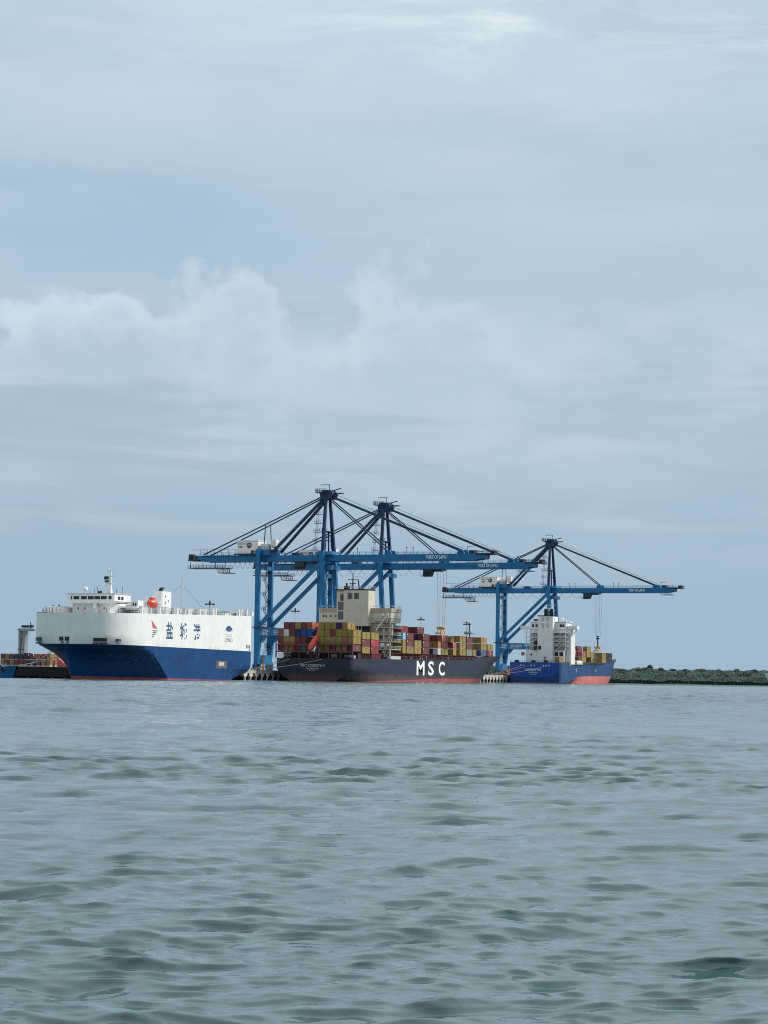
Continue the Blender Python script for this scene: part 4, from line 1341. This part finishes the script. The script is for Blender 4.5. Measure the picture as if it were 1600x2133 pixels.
# ---------------------------------------------------------------- cobalt feeder ship
def blue_ship():
    top = lambda y: tab(y, [(209, 9.75), (217.5, 9.75), (219, 7.95), (286, 9.6), (292, 10.9), (350, 12.5)])
    H = Hull(46.0, 12.7, 209.0, 1,
             lambda z: tab(z, [(-1, 272), (0, 276), (5, 286), (12, 296)]),
             lambda z: tab(z, [(-1, 324), (0, 325), (4.8, 329), (8.1, 332), (12.5, 334)]),
             lambda z: tab(z, [(-1, 1.5), (4, 1.6), (12, 1.75)]),
             lambda z: (tab(z, [(-1, .15), (1.5, .35), (2.3, .55), (2.9, 1), (20, 1)]), 30))
    t = thing('feeder_ship', 'cobalt blue container feeder ship with white deckhouse and red boot-top', 'container ship', (46, 270, 0))
    bt = lambda y: tab(y, [(209, .2), (222, .4), (236, 3.1), (250, 3.6), (350, 3.9)])  # dips at the stern so dark hull blue paints in the counter's shade
    H.band(lambda y: -1.6, bt, 6).build('boot_top', BLUER, t, True).data.set_sharp_from_angle(angle=R(40))
    H.band(bt, top, 8, cap_top=True).build('hull', BLUEH, t, True).data.set_sharp_from_angle(angle=R(40))
    yt = 208.95
    # darker blue transom plate
    MB().prism([(34.1, 9.72), (57.9, 9.72), (57.9, 5.2), (57.2, 4.0), (55.4, 3.1), (51, 2.6), (41, 2.6), (36.6, 3.1), (34.8, 4.0), (34.1, 5.2)], 'y', yt - .04, yt).build('transom', BLUET, t)
    yt -= .07
    text('CONTSHIP PAX', 41.2, 49.3, 5.75, 6.75, '-y', yt, NAMEW, t, .02)
    text('MONROVIA', 43.1, 47.5, 4.65, 5.3, '-y', yt, NAMEW, t, .01)
    text('IMO', 44.0, 46.9, 3.95, 4.3, '-y', yt, NAMEW, t)
    for a in (39.2, 40.6, 44.4, 45.9, 50.3, 51.6, 53.0):
        fl = MB().tube((a, yt - .05, 8.2), (a, yt + .01, 8.2), .42, 10)
        fl.build('fairlead', GREYL, t)
    # superstructure
    hs = MB().box(37.4, 43.6, 222, 236, 9.7, 15.5).box(43.6, 56.0, 223, 236, 8.0, 15.5)
    hs.build('lower_deckhouse', WHITE, t)
    for a0, a1, z0, z1 in ((39.8, 40.6, 13.0, 14.0), (51.4, 53.2, 12.9, 14.7), (53.8, 55.6, 12.9, 14.7)):
        MB().box(a0, a1, 221.93 if a0 < 45 else 222.93, 222 if a0 < 45 else 223, z0, z1).build('opening', BLACK, t)
    MB().box(38.4, 56.2, 225.5, 236, 15.5, 25.4).build('upper_deckhouse', WHITE, t)
    MB().box(56.2, 58.5, 226, 233, 9, 25.4).build('side_trunk', WHITE, t)
    cs = MB().box(43.7, 51.0, 221, 229, 9.7, 31.7).build('engine_casing', WHITE, t)
    MB().box(43.5, 51.2, 220.8, 229.2, 31.72, 32.05).build('casing_top', BLACK, cs)
    for a in (45.3, 47.7):
        for z in (26.4, 29.3):
            MB().box(a, a + 1.5, 220.94, 221, z, z + 1.9).build('louvre', GREYL, cs)
    MB().box(51.0, 51.06, 224, 225.2, 29.4, 31).build('casing_badge', GREYL, cs)
    for a in (46.6, 49.4):
        MB().tube((a, 224.5, 32), (a, 224.0, 35.2), .95, 10, .8).build('exhaust_pipe', BLACK, cs)
    for sx, (x0, x1) in enumerate(((37.4, 43.6), (51.05, 57.2))):
        for z in (17.7, 19.7, 21.6, 23.9):
            dk = MB().box(x0 - (.8 if sx == 0 else 0), x1 + (.5 if sx else 0), 221.6, 225.6, z - .22, z).build('gallery_deck', WHITE, t)
            MB().rail([(x0 - .7 if sx == 0 else x0, 221.7, z), (x1, 221.7, z)], 1.0, 1.2, .05).build('gallery_railing', WHITE, dk)
        stx = MB()
        for z in (15.6, 17.7, 19.7, 21.6):
            stx.beam((x0 + 1.2, 222.2, z), (x0 + 4.0, 222.2, z + 2.0), .7, .16)
        stx.box(x0 + .1, x0 + .4, 221.8, 222.1, 15.5, 25).box(x1 - .4, x1 - .1, 221.8, 222.1, 15.5, 25)
        stx.build('gallery_stair', WHITE, t)
    for a0, z0 in ((41.9, 18.2), (41.8, 15.7), (43.9, 15.8)):
        MB().box(a0, a0 + 1.4, 220.93, 221.0, z0, z0 + 1.8).build('doorway', BLACK, t)
    br = MB().box(38.6, 56.2, 225, 235, 25.42, 28.9).build('bridge', WHITE, t)
    for a in (39.4, 41.2, 53.2, 54.5):
        MB().box(a, a + 1.1, 224.93, 225, 26.6, 27.9).build('bridge_window', GLASS, br)
    MB().box(38.2, 56.6, 224.6, 235.4, 28.92, 29.2).build('bridge_roof', WHITE, br)
    MB().box(40.3, 43.2, 224.7, 226, 29.4, 30.5).build('roof_locker', GREYW, br)
    for x0, x1 in ((33.4, 38.6), (56.2, 61.4)):
        wg = MB().box(x0, x1, 226, 230, 25.5, 26.0).build('bridge_wing', WHITE, br)
        MB().box(x0, x1, 225.9, 226.05, 26.0, 27.2).box(x0 if x0 < 40 else x1 - .15, x0 + .15 if x0 < 40 else x1, 226.05, 230, 26.0, 27.2).build('wing_bulwark', WHITE, wg)
    MB().beam((58.5, 227, 22.6), (61.2, 227, 25.4), .4, .4).build('wing_brace', WHITE, br)
    ms = MB().beam((47.6, 230, 29), (47.6, 230, 36), 1.0, 1.0, .5, .5).beam((47.6, 230, 36), (47.6, 230, 40.2), .4, .4, .15, .15).beam((45.6, 230, 37.2), (49.6, 230, 37.2), .25, .25).beam((46.2, 230, 34.6), (49.0, 230, 34.6), .5, .25)
    ms.box(46.2, 46.9, 229.6, 230.2, 34.7, 36).build('radar_mast', WHITE, t)
    MB().ball((53.2, 230, 30.4), .7).ball((57.0, 229, 29.0), .5).ball((55.2, 229, 29.8), .45).build('satellite_dome', WHITE, t, True)
    MB().box(36.0, 37.4, 219.4, 220.2, 12.9, 14.6).build('stern_flag', REDST, t)
    MB().beam((37.4, 219.8, 9.7), (37.4, 219.8, 15), .1, .1).build('flag_staff', GREYL, t)
    mw = MB()
    for a in (36.2, 44.3, 50.4):
        mw.tube((a - .8, 212.5, 10.3), (a + .8, 212.5, 10.3), .55, 10).box(a - 1.1, a + 1.1, 212, 213, 9.7, 10.1)
    mw.rail([(33.9, 209.4, 9.75), (58, 209.4, 9.75)], .9, 2.0, .05)
    mw.build('mooring_winch', DARKST, t)
    MB().box(46.8, 47.3, 220.9, 221, 11.2, 12.6).beam((48.2, 220.9, 12.6), (47.0, 220.9, 11.2), .15, .15).build('casing_fitting', REDST, t)
    # starboard side deck
    sd = MB()
    y = 219.5
    while y < 296:
        sd.box(57.9, 58.15, y, y + .25, top(y), 10.0).box(57.2, 58.2, y - .2, y + .7, 9.75, 10.05)
        if random.random() < .6:
            sd.box(56.0, 56.6, y + .6, y + 1.5, top(y), top(y) + random.uniform(.8, 1.7))
        y += 2.6
    sd.rail([(58.4, 219.5, top(219.5)), (58.4, 286, top(286))], 1.0, 1.6, .05).rail([(57.5, 292, 10.9), (54, 320, 11.6)], 1.0, 1.6, .05)
    sd.build('side_stanchion', GREYW, t)
    MB().box(35, 56.6, 247, 300, 7.9, 10.2).build('hatch_cover', GREYW, t)
    MB().box(55, 58.3, 237.5, 247, 9.0, 11.0).build('boat_deck', WHITE, t)
    bw = MB()
    for k in range(9):
        yy = 300 + k * 4.5
        aa = 46 + H.hb(yy, 11.5) * .96
        bw.beam((aa, yy, top(yy) - .4), (aa, yy, top(yy) + 1.0), .12, .15)
    bw.build('bow_frame', DARKST, t)
    MB().beam((46, 330, 12), (46, 330, 16), .3, .3).box(45, 47, 329, 331, 12, 13.2).build('bow_post', DARKST, t)
    for y0 in (234, 268):
        MB().box(58.71, 58.74, y0, y0 + .5, 5.6, 7.2).build('draught_mark', NAMEW, t)
    lb = thing('lifeboat', 'red lifeboat hanging beside the white deckhouse of the cobalt blue ship', 'lifeboat', (55.5, 240, 12.4))
    MB().ball((55.5, 240, 14.2), 1.3, 3.2, 1.25, 14, 10).build('lifeboat_hull', ORANGE, lb, True)
    MB().box(54.9, 56.1, 238.6, 241.4, 15.1, 15.6).build('lifeboat_canopy', ORANGE, lb)
    MB().beam((55, 237.6, 11), (56, 237.6, 16.2), .3, .3).beam((55, 242.4, 11), (56, 242.4, 16.2), .3, .3).build('davit', WHITE, t)
    gp = 'containers on the cobalt blue feeder ship'
    container(56.4, 214.2, 9.9, 'yellow', 'yellow container standing alone beside the white casing of the cobalt ship', gp, 7.0)
    Zs = (15.55, 12.98, 10.42)
    data = [(245.2, 58.4, [(1, 'pink red', 'red-sided, front bay, middle tier'), (2, 'yellow', 'yellow, front bay, bottom tier')]),
            (245.2, 56.2, [(0, 'maroon', 'maroon, front bay, top tier, second column'), (1, 'maroon', 'maroon, front bay, middle tier, second column'), (2, 'maroon', 'maroon, front bay, bottom tier, second column')]),
            (245.2, 54.0, [(0, 'maroon', 'maroon, front bay, top tier, third column'), (1, 'purple', 'purple, front bay, middle tier, third column'), (2, 'maroon', 'maroon, front bay, bottom tier, third column')]),
            (253.4, 58.4, [(0, 'yellow', 'yellow, standing highest')]),
            (261.0, 58.4, [(1, 'yellow', 'yellow, middle bay, middle tier'), (2, 'yellow', 'yellow, middle bay, bottom tier')]),
            (261.0, 56.2, [(1, 'yellow', 'olive in shade, middle bay, middle tier'), (2, 'yellow', 'olive in shade, middle bay, bottom tier')]),
            (280.6, 58.4, [(1, 'yellow', 'yellow, last bay before the bow, middle tier'), (2, 'yellow', 'yellow, last bay before the bow, bottom tier')]),
            (280.6, 56.2, [(1, 'yellow', 'olive in shade, last bay, middle tier'), (2, 'yellow', 'olive in shade, last bay, bottom tier')])]
    container(58.4, 253.4, Zs[1], 'yellow', 'olive container under the highest yellow one, cobalt ship', gp, 7.0, logo=False)
    for b0, ao, L in data:
        for ti, cn, lab in L:
            container(ao, b0, Zs[ti], cn, lab.split(',')[0] + ' container,' + ','.join(lab.split(',')[1:]) + ', on the cobalt feeder ship', gp, 7.0)
    for k, (ao, b0) in enumerate(((57.6, 289.2), (55.3, 289.2), (57.2, 296.6), (54.9, 296.6))):
        for z, tn in ((13.0, 'upper'), (10.45, 'lower')):
            container(ao, b0, z, 'black', f'black container, {tn} tier, {("outer aft", "inner aft", "outer forward", "inner forward")[k]} of the dark block at the cobalt bow', gp, 7.0)


blue_ship()


# ---------------------------------------------------------------- mooring lines
def mooring(p, q, sag, label, mat=ROPE, r=.09):
    mb = MB().sag(p, q, sag, r, 14, 5)
    tag(mb.build('mooring_line', mat, None, True, loc=p), label, 'mooring line', 'mooring lines')


mooring((40.0, -58.1, 7.7), (30.5, -69, 3.9), .35, 'upper mooring line from the charcoal ship\'s stern to the quay')
mooring((52.4, -58.1, 7.7), (30.6, -70, 3.8), .6, 'long mooring line across the charcoal ship\'s transom')
mooring((36.4, -58.1, 7.4), (30.2, -66, 4.2), .2, 'short mooring line by the charcoal ship\'s port quarter')
mooring((59.6, -230.0, 10.0), (9, -190.8, 3.7), 1.0, 'long mooring line from the starboard bow opening of the car carrier')
mooring((58.8, -230.6, 10.0), (10, -190.8, 3.7), .7, 'second long mooring line from the car carrier\'s starboard bow opening')
mooring((50.4, -232.1, 10.0), (12, -190.8, 3.7), .6, 'mooring line from the centre of the car carrier\'s bow')
mooring((48.6, -232.1, 10.0), (14, -190.8, 3.7), .4, 'thin mooring line from the car carrier\'s centre bow openings')
mooring((43.0, 208.8, 8.1), (30.6, 196, 3.9), .4, 'mooring line from the cobalt ship\'s transom to the quay', ROPEO)
mooring((52.6, 208.8, 8.1), (30.8, 197, 3.8), .6, 'mooring line crossing beneath the cobalt ship\'s name', ROPE)
mooring((40.0, 208.8, 8.1), (30.4, 192, 3.9), .3, 'rust-coloured mooring line at the cobalt ship\'s port quarter', ROPEO)
mooring((62.0, -141.9, 4.4), (31.0, -72, 3.9), .8, 'mooring line from the car carrier\'s stern to the quay bollard')


# bollards and quay clutter
def bollard(x, y, label):
    mb = MB().tube((x, y, QT), (x, y, QT + .5), .22, 10, .18).tube((x, y, QT + .45), (x, y, QT + .75), .34, 10, .30)
    tag(mb.build('bollard', BLACK, None, True, loc=(x, y, QT)), label, 'bollard', 'quay bollards')


bollard(30.6, -69.5, 'black bollard on the quay edge beside the charcoal ship\'s stern')
bollard(30.6, 196.0, 'black bollard on the quay edge beside the cobalt ship\'s stern')
mb = MB().beam((29.4, -59, QT + .6), (29.4, -59, QT + 4.2), .3, .3)
yb = thing('quay_davit', 'yellow steel davit at the quay edge below the first crane', 'davit', (29.4, -57.5, QT))
MB().box(29.0, 29.8, -57.9, -57.1, QT, QT + 1.6).build('davit_base', YELLOW, yb)
MB().beam((29.4, -57.5, QT + 1.5), (29.6, -57.5, QT + 4.6), .35, .35).beam((29.6, -57.5, QT + 4.5), (30.4, -57.5, QT + 4.9), .25, .25).build('davit_post', YELLOW, yb)


def yard(x0, y0, z0, cn, label, L=6.1, group='containers stacked in the yard'):
    o = container(x0 + CW, y0, z0, cn, label, group, L, logo=False)
    o.color = tuple(.62 * v + .012 for v in o.color[:3]) + (1,)      # dusty yard boxes
    for ch in o.children:
        ch.color = o.color


yard(17.8, 204, QT + .02, 'slate blue', 'slate blue container on the quay between the charcoal bow and the third crane')
yard(20.2, 205, QT + .02, 'navy', 'navy container on the quay beside the slate blue one')
yard(24.2, 228, QT + .02, 'brick red', 'brick red container at the foot of the third crane')
rows = [(7.55, [(-167.5, 'maroon', 1), (-162.7, 'maroon', 1), (-160.2, 'navy', 1), (-157.8, 'navy', 1), (-155.4, 'navy', 1), (-152.7, 'dark red', 1), (-149.1, 'yellow', 1), (-146.4, 'red', 1), (-143.7, 'yellow', 1), (-165.2, 'yellow', 1)]),
        (5.0, [(-162.7, 'yellow', 1), (-160.2, 'dark red', 1), (-157.8, 'dark red', 1), (-155.4, 'maroon', 1), (-152.3, 'slate blue', 1), (-149.1, 'red', 1), (-146.4, 'yellow', 1), (-143.7, 'yellow', 1), (-165.2, 'maroon', 1), (-167.5, 'yellow', 1)])]
for ri, (z, L_) in enumerate(rows):
    for x, cn, _ in L_:
        k = sorted(v[0] for v in L_).index(x)
        yard(x, 86, z + .02, cn, f'{cn} yard container, {("upper", "lower")[ri]} tier, {ORD[k]} from the picture\'s left edge')
for x in (-167.5, -165.2, -162.7, -160.2, -157.8, -155.4, -152.5, -149.1, -146.4, -143.7):
    MB().box(x, x + CW, 86.2, 92, QT, 5.0).build('plinth', CONC, bpy.data.objects['quay'])

# grey pedestal crane in the yard
gc = thing('pedestal_crane', 'pale grey jib crane rising above the yard containers', 'crane', (-170.5, 110, QT))
MB().prism([(-172.2, QT), (-171.5, QT), (-171.5, 20.6), (-172.5, 20.6)], 'y', 109, 111.4).build('column', SILVER, gc)
MB().prism([(-170.4, QT), (-169.6, QT), (-168.8, 20.6), (-170.3, 20.6)], 'y', 109, 111.4).build('column', SILVER, gc)
for k in range(5):
    z_ = QT + 1 + k * 3.3
    MB().beam((-171.6, 109.1, z_), (-170.2, 109.1, z_ + 3.1), .18, .18).build('column_brace', SILVER, gc)
MB().prism([(-172.6, 20.6), (-163.9, 20.7), (-163.8, 21.6), (-166, 21.9), (-172.6, 21.9)], 'y', 108.6, 111.8).build('jib', SILVER, gc)
MB().box(-171.0, -167.4, 109, 111, 22.3, 23.4).box(-166.6, -165.4, 109.2, 110.6, 22.2, 23.6).beam((-166.7, 110, 22), (-166.7, 110, 25.0), .3, .3).build('winch_house', DARKST, gc)
MB().tube((-167.9, 110, 20.6), (-167.9, 110, 10.6), .06, 4).build('hoist_rope', DARKST, gc)
MB().box(-169.4, -166.4, 109, 111, 10.15, 10.6).build('hook_block', DARKST, gc)
MB().beam((-172.0, 109, QT), (-170.2, 109, 20), .2, .2).box(-172.7, -168.9, 108.8, 108.9, 12, 12.3).build('ladder', DARKST, gc)

# red steel ramp beside the quay end
rp = thing('steel_ramp', 'red triangular steel ramp on the quay end behind the car carrier\'s bow', 'ramp', (.6, -150, QT))
MB().prism([(-.5, QT), (3.6, QT), (-.5, QT + 3.3)], 'y', -150, -147).build('ramp_plate', REDST, rp)
for k in range(4):
    MB().box(-.45, 3.4 - k * .95, -150.06, -150.0, QT + .35 + k * .72, QT + .47 + k * .72).build('ramp_rib', MAROON, rp)
MB().tube((-1.6, -150, QT), (-1.6, -150, QT + 2.2), .45, 10).build('ramp_post', REDST, rp)


# floodlight masts
def light_mast(x, y, h, label):
    r = thing('floodlight_mast', label, 'light mast', (x, y, QT), 'tall floodlight masts in the port')
    MB().tube((x, y, QT), (x, y, h), .32, 8, .18).build('mast', GREYL, r)
    MB().tube((x, y, h - 1.0), (x, y, h - .75), 1.1, 12).beam((x - 2, y, h - .9), (x + 2, y, h - .9), .3, .25).tube((x, y, h - .7), (x, y, h + .4), .35, 8).build('lamp_ring', DARKST, r)
    for k in range(6):
        a = k * math.pi / 3
        MB().box(x + 1.7 * math.cos(a) - .45, x + 1.7 * math.cos(a) + .45, y + 1.7 * math.sin(a) - .3, y + 1.7 * math.sin(a) + .3, h - 1.35, h - .85).build('floodlight', DARKST, r)


light_mast(-50.1, 60, 32.4, 'tall floodlight mast above the car carrier\'s aft deck')
light_mast(-41.9, 130, 31.8, 'tall floodlight mast between the crane braces above the aft stack')
light_mast(-56.7, 330, 34.0, 'tall floodlight mast above the highest maroon containers')
light_mast(-30.4, 330, 31.6, 'tall floodlight mast beside the charcoal ship\'s bow post')


# ---------------------------------------------------------------- tug at the left edge
def tug():
    t = thing('tugboat', 'blue tugboat with tyre fenders at the far left edge', 'tugboat', (8, -207, 0))
    zt = lambda a: lerp(1.7, 3.6, (a - 4) / 15)
    mb = MB()
    n = 14
    P = []
    for k in range(n + 1):
        a = -12 + 31.6 * k / n
        u = max(0, (a - 8) / 11.6)
        h = 4.2 * max(0.02, 1 - u ** 2.2) ** .6
        rake = u * 1.4
        P += [(a - rake, -207 - h * .8, -1), (a, -207 - h, zt(a)), (a, -207 + h, zt(a)), (a - rake, -207 + h * .8, -1)]
    F = []
    for k in range(n):
        o = 4 * k
        F += [(o, o + 4, o + 5, o + 1), (o + 1, o + 5, o + 6, o + 2), (o + 2, o + 6, o + 7, o + 3)]
    mb.pts(P, F + [(0, 1, 2, 3)])
    mb.build('hull', TUGB, t, True).data.set_sharp_from_angle(angle=R(35))
    for k in range(7):
        a = 4 + k * 2.1
        u = max(0, (a - 8) / 11.6)
        h = 4.2 * max(0.02, 1 - u ** 2.2) ** .6
        MB().tube((a, -207 - h - .35, zt(a) - .8), (a, -207 - h - .05, zt(a) - .8), .6, 12).build('tyre_fender', FENDSHADE, t)
    MB().box(-4, 8.6, -209.6, -204.4, 1.7, 4.2).box(-2, 6.2, -209, -205, 4.2, 6.6).build('wheelhouse', WHITE, t)
    for a in (-1.2, 1.0, 3.2):
        MB().box(a, a + 1.5, -209.05, -209, 5.0, 6.1).build('wheelhouse_window', GLASS, t)
    MB().box(10, 12.6, -208.2, -205.8, 2.4, 4.0).tube((14.5, -208, 3.2), (14.5, -206, 3.2), .6, 10).build('deck_winch', DARKST, t)
    MB().rail([(5, -211, 2), (17, -209, 3.4)], 1.0, 1.3, .05).build('railing', GREYL, t)


tug()


# ---------------------------------------------------------------- far shore, mangroves, white boat
def shore():
    land = MB()
    P, F = [], []
    xs = np.linspace(-700, 1500, 60)
    for X in xs:
        yn = 1236 + 14 * math.sin(X * .013) + 8 * math.sin(X * .041 + 1)
        P += [tuple(campt(X, yn - 2, -.6)), tuple(campt(X, yn + 4, .7)), tuple(campt(X, 1800, 2.0))]
    for k in range(len(xs) - 1):
        o = 3 * k
        F += [(o, o + 3, o + 4, o + 1), (o + 1, o + 4, o + 5, o + 2)]
    struct(land.pts(P, F), 'far_shore', paint('shore_mud', (.06, .055, .045), .9, .3))
    rng = np.random.default_rng(5)
    n = 230000
    X = rng.uniform(35, 345, n)
    v = 26 * rng.uniform(0, 1, n) ** 1.5
    waves = [(rng.uniform(.04, 1.3), rng.uniform(-.9, .9), rng.uniform(0, 6.28)) for _ in range(26)]
    bump = sum(np.sin(kx * X + ky * v + ph) / (1.2 + 1.6 * abs(kx)) for kx, ky, ph in waves) / 4.2
    H = np.minimum(2.2 + v * .47, 8.0 + .02 * v) * (1 + .085 * bump) + .35 * bump
    H *= .92
    H *= 1 + .10 * np.clip((250 - X) / 150, 0, 1)
    dp_ = np.abs(rng.normal(0, .55, n))
    low_ = rng.uniform(0, 1, n) < .30
    z = np.where(low_ & (v < 6), rng.uniform(.05, 1, n) * H, H - dp_)
    yn = 1236 + 14 * np.sin(X * .013) + 8 * np.sin(X * .041 + 1)
    pos = np.stack([X, yn + 1 + v, np.maximum(z, .1)], -1)
    # a few taller crowns break the top line
    for k in range(26):
        xc, hc_, rc = rng.uniform(60, 330), rng.uniform(.5, 1.5), rng.uniform(1.2, 2.6)
        sel = (np.abs(X - xc) < rc) & (v > 14) & (v < 20)
        pos[sel, 2] += hc_ * np.sqrt(np.clip(1 - ((X[sel] - xc) / rc) ** 2, 0, 1))
    nn = rng.normal(0, .32, (n, 3))
    nn[:, 1] -= .5
    nn[:, 2] += .8
    nn /= np.linalg.norm(nn, axis=1, keepdims=True)
    t1 = np.cross(nn, np.array([.3, .2, .9]))
    t1 /= np.linalg.norm(t1, axis=1, keepdims=True)
    t2 = np.cross(nn, t1)
    s1 = rng.uniform(.22, .55, (len(pos), 1))
    s2 = s1 * rng.uniform(.5, .95, (len(pos), 1))
    quad = np.stack([pos - t1 * s1, pos - t2 * s2, pos + t1 * s1, pos + t2 * s2], 1).reshape(-1, 3)
    W = np.empty_like(quad)
    W[:, 0] = CX + RT.x * quad[:, 0] + FW.x * quad[:, 1]
    W[:, 1] = CY + RT.y * quad[:, 0] + FW.y * quad[:, 1]
    W[:, 2] = quad[:, 2]
    me = bpy.data.meshes.new('mangrove_treeline')
    n4 = len(pos)
    me.vertices.add(n4 * 4)
    me.vertices.foreach_set('co', W.astype(np.float32).ravel())
    me.loops.add(n4 * 4)
    me.loops.foreach_set('vertex_index', np.arange(n4 * 4, dtype=np.int32))
    me.polygons.add(n4)
    me.polygons.foreach_set('loop_start', np.arange(0, n4 * 4, 4, dtype=np.int32))
    me.update(calc_edges=True)
    m = bpy.data.materials.new('mangrove_leaf_hazed')
    m.use_nodes = True
    t = m.node_tree
    t.nodes.clear()
    q = G(t)
    oc = q.n('ShaderNodeTexCoord').outputs['Object']
    cc = q.mix(q.ss(q.noise(oc, .12, 4, .6), .3, .7), (.036, .066, .057), (.054, .090, .072))  # dull bluish greens carry the distance haze in the leaf colour
    b = q.n('ShaderNodeBsdfPrincipled', {'Base Color': cc, 'Roughness': .65, 'Specular IOR Level': .25})
    q.n('ShaderNodeOutputMaterial', {'Surface': b.outputs[0]})
    me.materials.append(m)
    o = bpy.data.objects.new('mangrove_treeline', me)
    o['kind'] = 'stuff'
    o['label'] = 'dense green mangrove wood along the far shore'
    col.objects.link(o)


shore()


def white_boat():
    def P(X, Y, Z):
        return tuple(campt(X, Y, Z))
    t = thing('motor_yacht', 'white motor yacht whose raked bow enters at the right edge', 'boat', campt(196, 900))
    mb = MB()
    V = []
    n = 10
    for k in range(n + 1):
        u = k / n
        X = 160.6 + 34 * u
        h = 3.4 * min(1, (u * 2.2)) ** .6 + .03
        top = 5.9 - 1.6 * u
        rake = max(0, 1 - u * 3.5) * 3.2
        V += [P(X + rake, 900 - h * .7, -.8), P(X, 900 - h, top), P(X, 900 + h, top), P(X + rake, 900 + h * .7, -.8)]
    F = []
    for k in range(n):
        o = 4 * k
        F += [(o, o + 1, o + 5, o + 4), (o + 1, o + 2, o + 6, o + 5), (o + 2, o + 3, o + 7, o + 6)]
    mb.pts(V, F + [(4 * n, 4 * n + 1, 4 * n + 2, 4 * n + 3)])
    mb.build('hull', WHITE, t)
    h2 = MB()

    def bx(x0, x1, y0, y1, z0, z1, m_):
        c = [P(x, y, z) for z in (z0, z1) for x, y in ((x0, y0), (x1, y0), (x1, y1), (x0, y1))]
        m_.pts(c, [(0, 3, 2, 1), (4, 5, 6, 7), (0, 1, 5, 4), (1, 2, 6, 5), (2, 3, 7, 6), (3, 0, 4, 7)])
    bx(166, 188, 897.5, 902.5, 4.0, 6.2, h2)
    h2.build('cabin', WHITE, t)
    w2 = MB()
    bx(167, 186, 897.4, 897.5, 4.7, 5.6, w2)
    w2.build('cabin_window', GLASS, t)
    h3 = MB()
    bx(162.5, 170, 896.9, 897.0, 2.2, 3.2, h3)
    h3.build('hull_stripe', GREYW, t)


white_boat()
